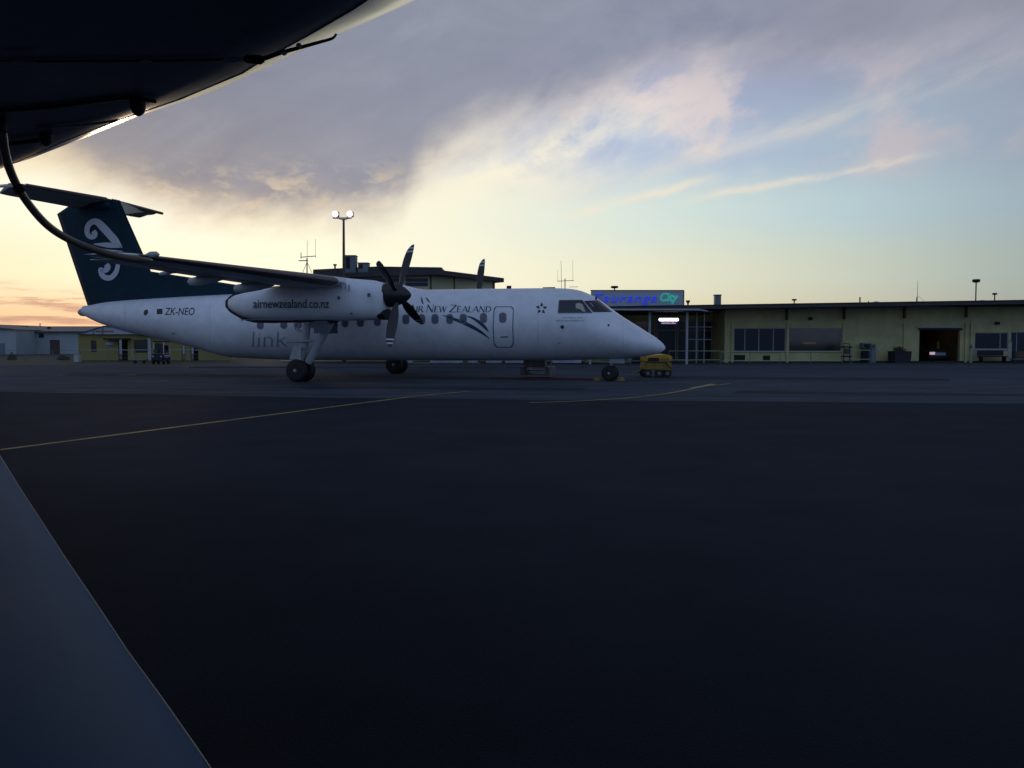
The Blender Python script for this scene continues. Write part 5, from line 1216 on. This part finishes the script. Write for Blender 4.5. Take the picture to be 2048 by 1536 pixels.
for (x_, y_) in ((x1u-.02, Yu+.12), (x1u-.02, Yu+DP-.05), (x0u+.14, Yu+.12), (x0u+.14, Yu+DP-.05)): mb = MB(); mb.bar((x_, y_, .60), (x_, y_, zt-.083), .028, 6); mb.build('frame_post', 'tip', cu)
mb = MB(); mb.box(x0u+.18, x1u-.07, Yu+.12, Yu+.14, .68, zt-.14); mb.build('windscreen', 'dimglass', cu)
mb = MB(); mb.box(x0u+.12, x1u-.08, Yu+.55, Yu+.95, .67, .84); mb.box(x0u+.12, x1u-.08, Yu+.95, Yu+1.05, .67, 1.15); mb.build('seat', 'black', cu, bevel=.03)
mb = MB(); mb.box(x0u+.15, x0u+.42, Yu-.02, Yu+.1, .74, .92); mb.build('dashboard', 'brown', cu, bevel=.02)
for x_ in (x0u+.07, x1u-.07):
    for y_ in (Yu+.22, Yu+DP-.2): mb = MB(); mb.lathe((x_, y_, .2), (1, 0, 0), [(-.07, .03), (-.07, .16), (-.04, .2), (.04, .2), (.07, .16), (.07, .03)], 16); mb.build('wheel', 'black', cu, smooth=True)
    mb = MB(); mb.lathe((x_+(.06 if x_ < x0u+.1 else -.06), Yu-.015, .48), (0, 1, 0), [(0, .05), (.012, .05)], 12); mb.build('headlight', 'trim', cu)
# low mounds of equipment by the hangar edge near the tail
a = hy(281, 728, Yu+1); 
t_ = thing('hand_trolley', 'low dark flat trolley with a handle left of the service cart', 'trolley', (a.x, Yu+1, 0))
mb = MB(); mb.box(a.x-.45, a.x+.35, Yu+.8, Yu+1.5, .22, .28); mb.build('deck', 'cab', t_); mb = MB(); mb.bar((a.x-.45, Yu+1.1, .26), (a.x-.6, Yu+1.1, .8), .018, 6); mb.build('handle', 'post', t_)
for x_ in (a.x-.3, a.x+.25): mb = MB(); mb.lathe((x_, Yu+.95, .12), (0, 1, 0), [(-.03, .02), (-.03, .11), (.03, .11), (.03, .02)], 12); mb.build('wheel', 'black', t_)

# ================================================================== FOREGROUND AIRCRAFT (the viewer's own)
fg = thing('foreground_aircraft', 'nearest aircraft, dark wing underside filling the top left, blue-grey hull at bottom left', 'airplane', (-1.2, 1.0, 0))
ZW = 2.55
# lower edge of the wing: world points where the underside edge runs
E_ = [hz(1010, -100, ZW), hz(829, 0, ZW), hz(714, 52, ZW), hz(600, 101, ZW), hz(537, 132, ZW), hz(420, 184, ZW), hz(290, 226, ZW), hz(180, 270, ZW), hz(67, 314, ZW), hz(0, 337, ZW), hz(-160, 395, ZW)]
ed = [Vector((p.x, p.y, ZW)) for p in E_]
d0 = (ed[-1]-ed[0]).normalized(); inn = Vector((-d0.y, d0.x, 0)); inn = inn if inn.x < 0 else -inn      # towards the upper left of the picture
PXE = [(1010, -100), (829, 0), (714, 52), (600, 101), (537, 132), (420, 184), (290, 226), (180, 270), (67, 314), (0, 337), (-160, 395)]
up_ = Vector((0, 0, 1)); CT = []
for i, (u, v) in enumerate(PXE):
    R_e = 1.1 - .06*i; d = ray(u, v); z_ = ZW
    for _ in range(6):
        p = C0 + d*((z_-CAM_H)/d.z); vv = (d - d0*d.dot(d0)).normalized(); nn = d0.cross(vv).normalized()
        if nn.dot(-inn) < 0: nn = -nn
        z_ = ZW + R_e*(1 + nn.z)
    CT.append((p - nn*R_e, R_e))
CT = [(CT[0][0] - d0*9, CT[0][1]), (CT[0][0] - d0*4, CT[0][1])] + CT          # extended unseen overhead and behind the viewer to shade the hull
mb = MB(); rr = []
for c2, R_e in CT:
    ring_ = [c2 + (-inn*cos(a_) + up_*sin(a_))*R_e for a_ in [radians(x_) for x_ in range(60, -91, -5)]]
    ring_ += [c2 - up_*R_e + inn*w for w in (.2, .9, 2.2, 4.2)] + [c2 + up_*.2 + inn*4.3, c2 + up_*R_e*.8 + inn*1.2]
    rr.append(ring_)
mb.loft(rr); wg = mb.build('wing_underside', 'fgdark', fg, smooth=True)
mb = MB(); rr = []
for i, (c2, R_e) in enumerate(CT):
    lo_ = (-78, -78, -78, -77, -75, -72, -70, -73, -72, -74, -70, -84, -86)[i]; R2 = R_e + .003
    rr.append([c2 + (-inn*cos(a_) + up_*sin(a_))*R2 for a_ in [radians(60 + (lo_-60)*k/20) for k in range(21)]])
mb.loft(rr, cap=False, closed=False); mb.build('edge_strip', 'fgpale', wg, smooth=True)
# lower panel stepped down below the underside, with pale tubes painted in as seam highlights
def zq(u, v, dz_=0.0): q = hz(u, v, ZW-dz_); return Vector((q.x, q.y, ZW-dz_))
mb = MB(); L_ = [zq(-200, 127, .012), zq(120, 125, .012), zq(300, 124.5, .012), zq(470, 121, .012)]
rr = [[p, p + Vector((0, 0, .008)), p + Vector((0, -.009, .008)), p + Vector((0, -.009, 0))] for p in L_]
mb.loft(rr); mb.build('panel_seam', 'black', wg)
for (u0, v0, u1, v1, w_) in ((0, 126.5, 72, 125.5, .010), (443, 121.5, 489, 117.5, .012), (278, 124, 302, 123, .006)):
    mb = MB(); p, q = zq(u0, v0, .03), zq(u1, v1, .03); mb.tube([p, (p+q)/2 + Vector((0, 0, .002)), q], [w_*.5, w_, w_*.6], 8); mb.build('seam_edge_highlight', 'post', wg, smooth=True)
# bulged fairing low on the wing and its panel edges
def tubepx(L, r, name, m, dz_=.05, parent=wg):
    q = spl(L, 5); pts = [zq(a_.x, a_.y, dz_) for a_ in q]; mb = MB(); mb.tube(pts, r if not isinstance(r, list) else [r[0] + (r[1]-r[0])*i/(len(pts)-1) for i in range(len(pts))], 10); return mb.build(name, m, parent, smooth=True)
tubepx([(-80, 224), (0, 221), (100, 214), (190, 203), (260, 196), (312, 203)], .009, 'panel_seam', 'black', .01)
tubepx([(20, 287), (50, 284), (80, 280)], .012, 'panel_seam', 'black', .02)
tubepx([(70, 258), (120, 253), (185, 248), (235, 240)], .006, 'seam_edge_highlight', 'post', .01)
for (u, v, r_) in ((276, 217, .036), (92, 279, .034)):
    c_ = zq(u, v, .03); mb = MB(); mb.lathe(c_ + Vector((0, 0, .05)), (0, 0, -1), [(0, r_), (.04, r_), (.07, r_*.8), (.085, r_*.3)], 16); mb.build('drain_stub', 'black', wg, smooth=True)
tubepx([(488, 118), (520, 119), (560, 106), (600, 95), (640, 84), (664, 77), (672, 69)], [.010, .004], 'rod', 'black', .05)
c_ = zq(508, 119, .05); mb = MB(); mb.lathe(c_, (1, .2, 0), [(-.04, .008), (-.025, .018), (.025, .018), (.04, .008)], 10); mb.build('clamp', 'black', wg, smooth=True)
for (u, v) in ((568, 106), (598, 91)):
    c_ = zq(u, v, .06); mb = MB(); mb.lathe(c_, (0, 0, -1), [(-.008, .006), (0, .013), (.008, .006)], 10); mb.build('bolt', 'lamp_dim' if 'lamp_dim' in M else 'tip', wg, smooth=True)
# curved tube hanging from the wing
q = spl([(4, 262), (10, 305), (24, 350), (50, 398), (92, 448), (140, 480), (200, 503), (255, 516), (303, 521)], 8)
n_ = len(q); pts = []
for i, p in enumerate(q):
    t_ = i/(n_-1); Yd = 4.6 + 1.6*t_; pts.append(hy(p.x, p.y, Yd))
mb = MB(); mb.tube(pts, [(.0235 - .0000*i)*(1 if i < n_-6 else 1 - .10*(i-n_+6)) for i in range(n_)], 14); mb.build('curved_tube', 'tubeb', fg, smooth=True)
mb = MB(); mb.tube([pts[0] + Vector((-.02, 0, .5)), pts[0] + Vector((-.01, 0, .2)), pts[0]], .024, 12); mb.build('tube_root', 'tubeb', fg, smooth=True)
c_ = hy(38, 378, 4.75); mb = MB(); mb.lathe(c_, (.5, 0, -.9), [(-.02, .02), (-.015, .029), (.015, .029), (.02, .02)], 12); mb.build('tube_clamp', 'black', fg, smooth=True)
# pale fairing patch at the wing's left end
# rounded lower hull at the bottom left
ZB = .95
b0, b1 = hz(-60, 818, .72), hz(430, 1560, .72)
pa, pb = hz(0, 908, .75), hz(416, 1536, .75)
dr = (pb-pa).normalized()
pl_n = Vector((dr.y, -dr.x, 0)).normalized()          # vertical plane holding the hull's crest line
pl0 = (pa+pb)/2; pr = []; rim = []
def hull_pt(u, v):
    d = ray(u, v); return C0 + d*((pl0-C0).dot(pl_n)/d.dot(pl_n))
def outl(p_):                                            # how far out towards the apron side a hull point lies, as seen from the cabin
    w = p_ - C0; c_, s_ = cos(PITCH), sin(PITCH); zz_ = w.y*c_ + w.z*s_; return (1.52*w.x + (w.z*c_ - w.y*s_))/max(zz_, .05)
mb = MB(); rr = []
for k in range(0, 33):
    px_ = [(-120, 742), (-92, 786), (-66, 830), (-14, 912), (66, 1054), (157, 1208), (228, 1321), (297, 1432), (370, 1536), (514, 1745), (714, 2035), (1054, 2530)]
    t_ = k/32; s_ = t_*(len(px_)-1); i = min(int(s_), len(px_)-2); f_ = s_-i
    u_ = px_[i][0]*(1-f_) + px_[i+1][0]*f_; v_ = px_[i][1]*(1-f_) + px_[i+1][1]*f_
    e3 = hull_pt(u_, v_); R0 = .34
    side = Vector((dr.y, -dr.x, 0)); side = side if side.x > 0 else -side
    vd = (e3 - C0).normalized()
    nrm = (side - vd*side.dot(vd)); nrm = nrm - dr*nrm.dot(dr); nrm.normalize()      # hull normal where it is seen edge-on
    c2 = e3 - nrm*R0; upv = dr.cross(nrm); upv.normalize(); upv = upv if upv.z > 0 else -upv
    ring_ = [c2 + nrm*R0*cos(a_) + upv*R0*1.0*sin(a_) for a_ in [2*pi*j/48 for j in range(48)]]
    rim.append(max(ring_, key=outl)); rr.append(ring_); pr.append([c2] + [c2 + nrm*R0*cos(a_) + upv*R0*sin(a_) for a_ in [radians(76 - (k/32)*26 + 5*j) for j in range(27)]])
mb.loft(rr); hull = mb.build('lower_hull', 'fgblue', fg, smooth=True)
mb = MB(); mb.tube([p_ for p_ in rim if p_.y > .45], .0032, 8); mb.build('rim_highlight', 'trim', hull, smooth=True)  # pale tube on the visible outline, added as the hull's bright rim highlight
# body of the viewer's aircraft to the left, joining hull and wing outside the picture
mb = MB(); mb.box(-4.6, -3.4, -2.0, 1.6, .4, 2.6); mb.build('cabin_side', 'fgdark', fg, bevel=.25, smooth=True)
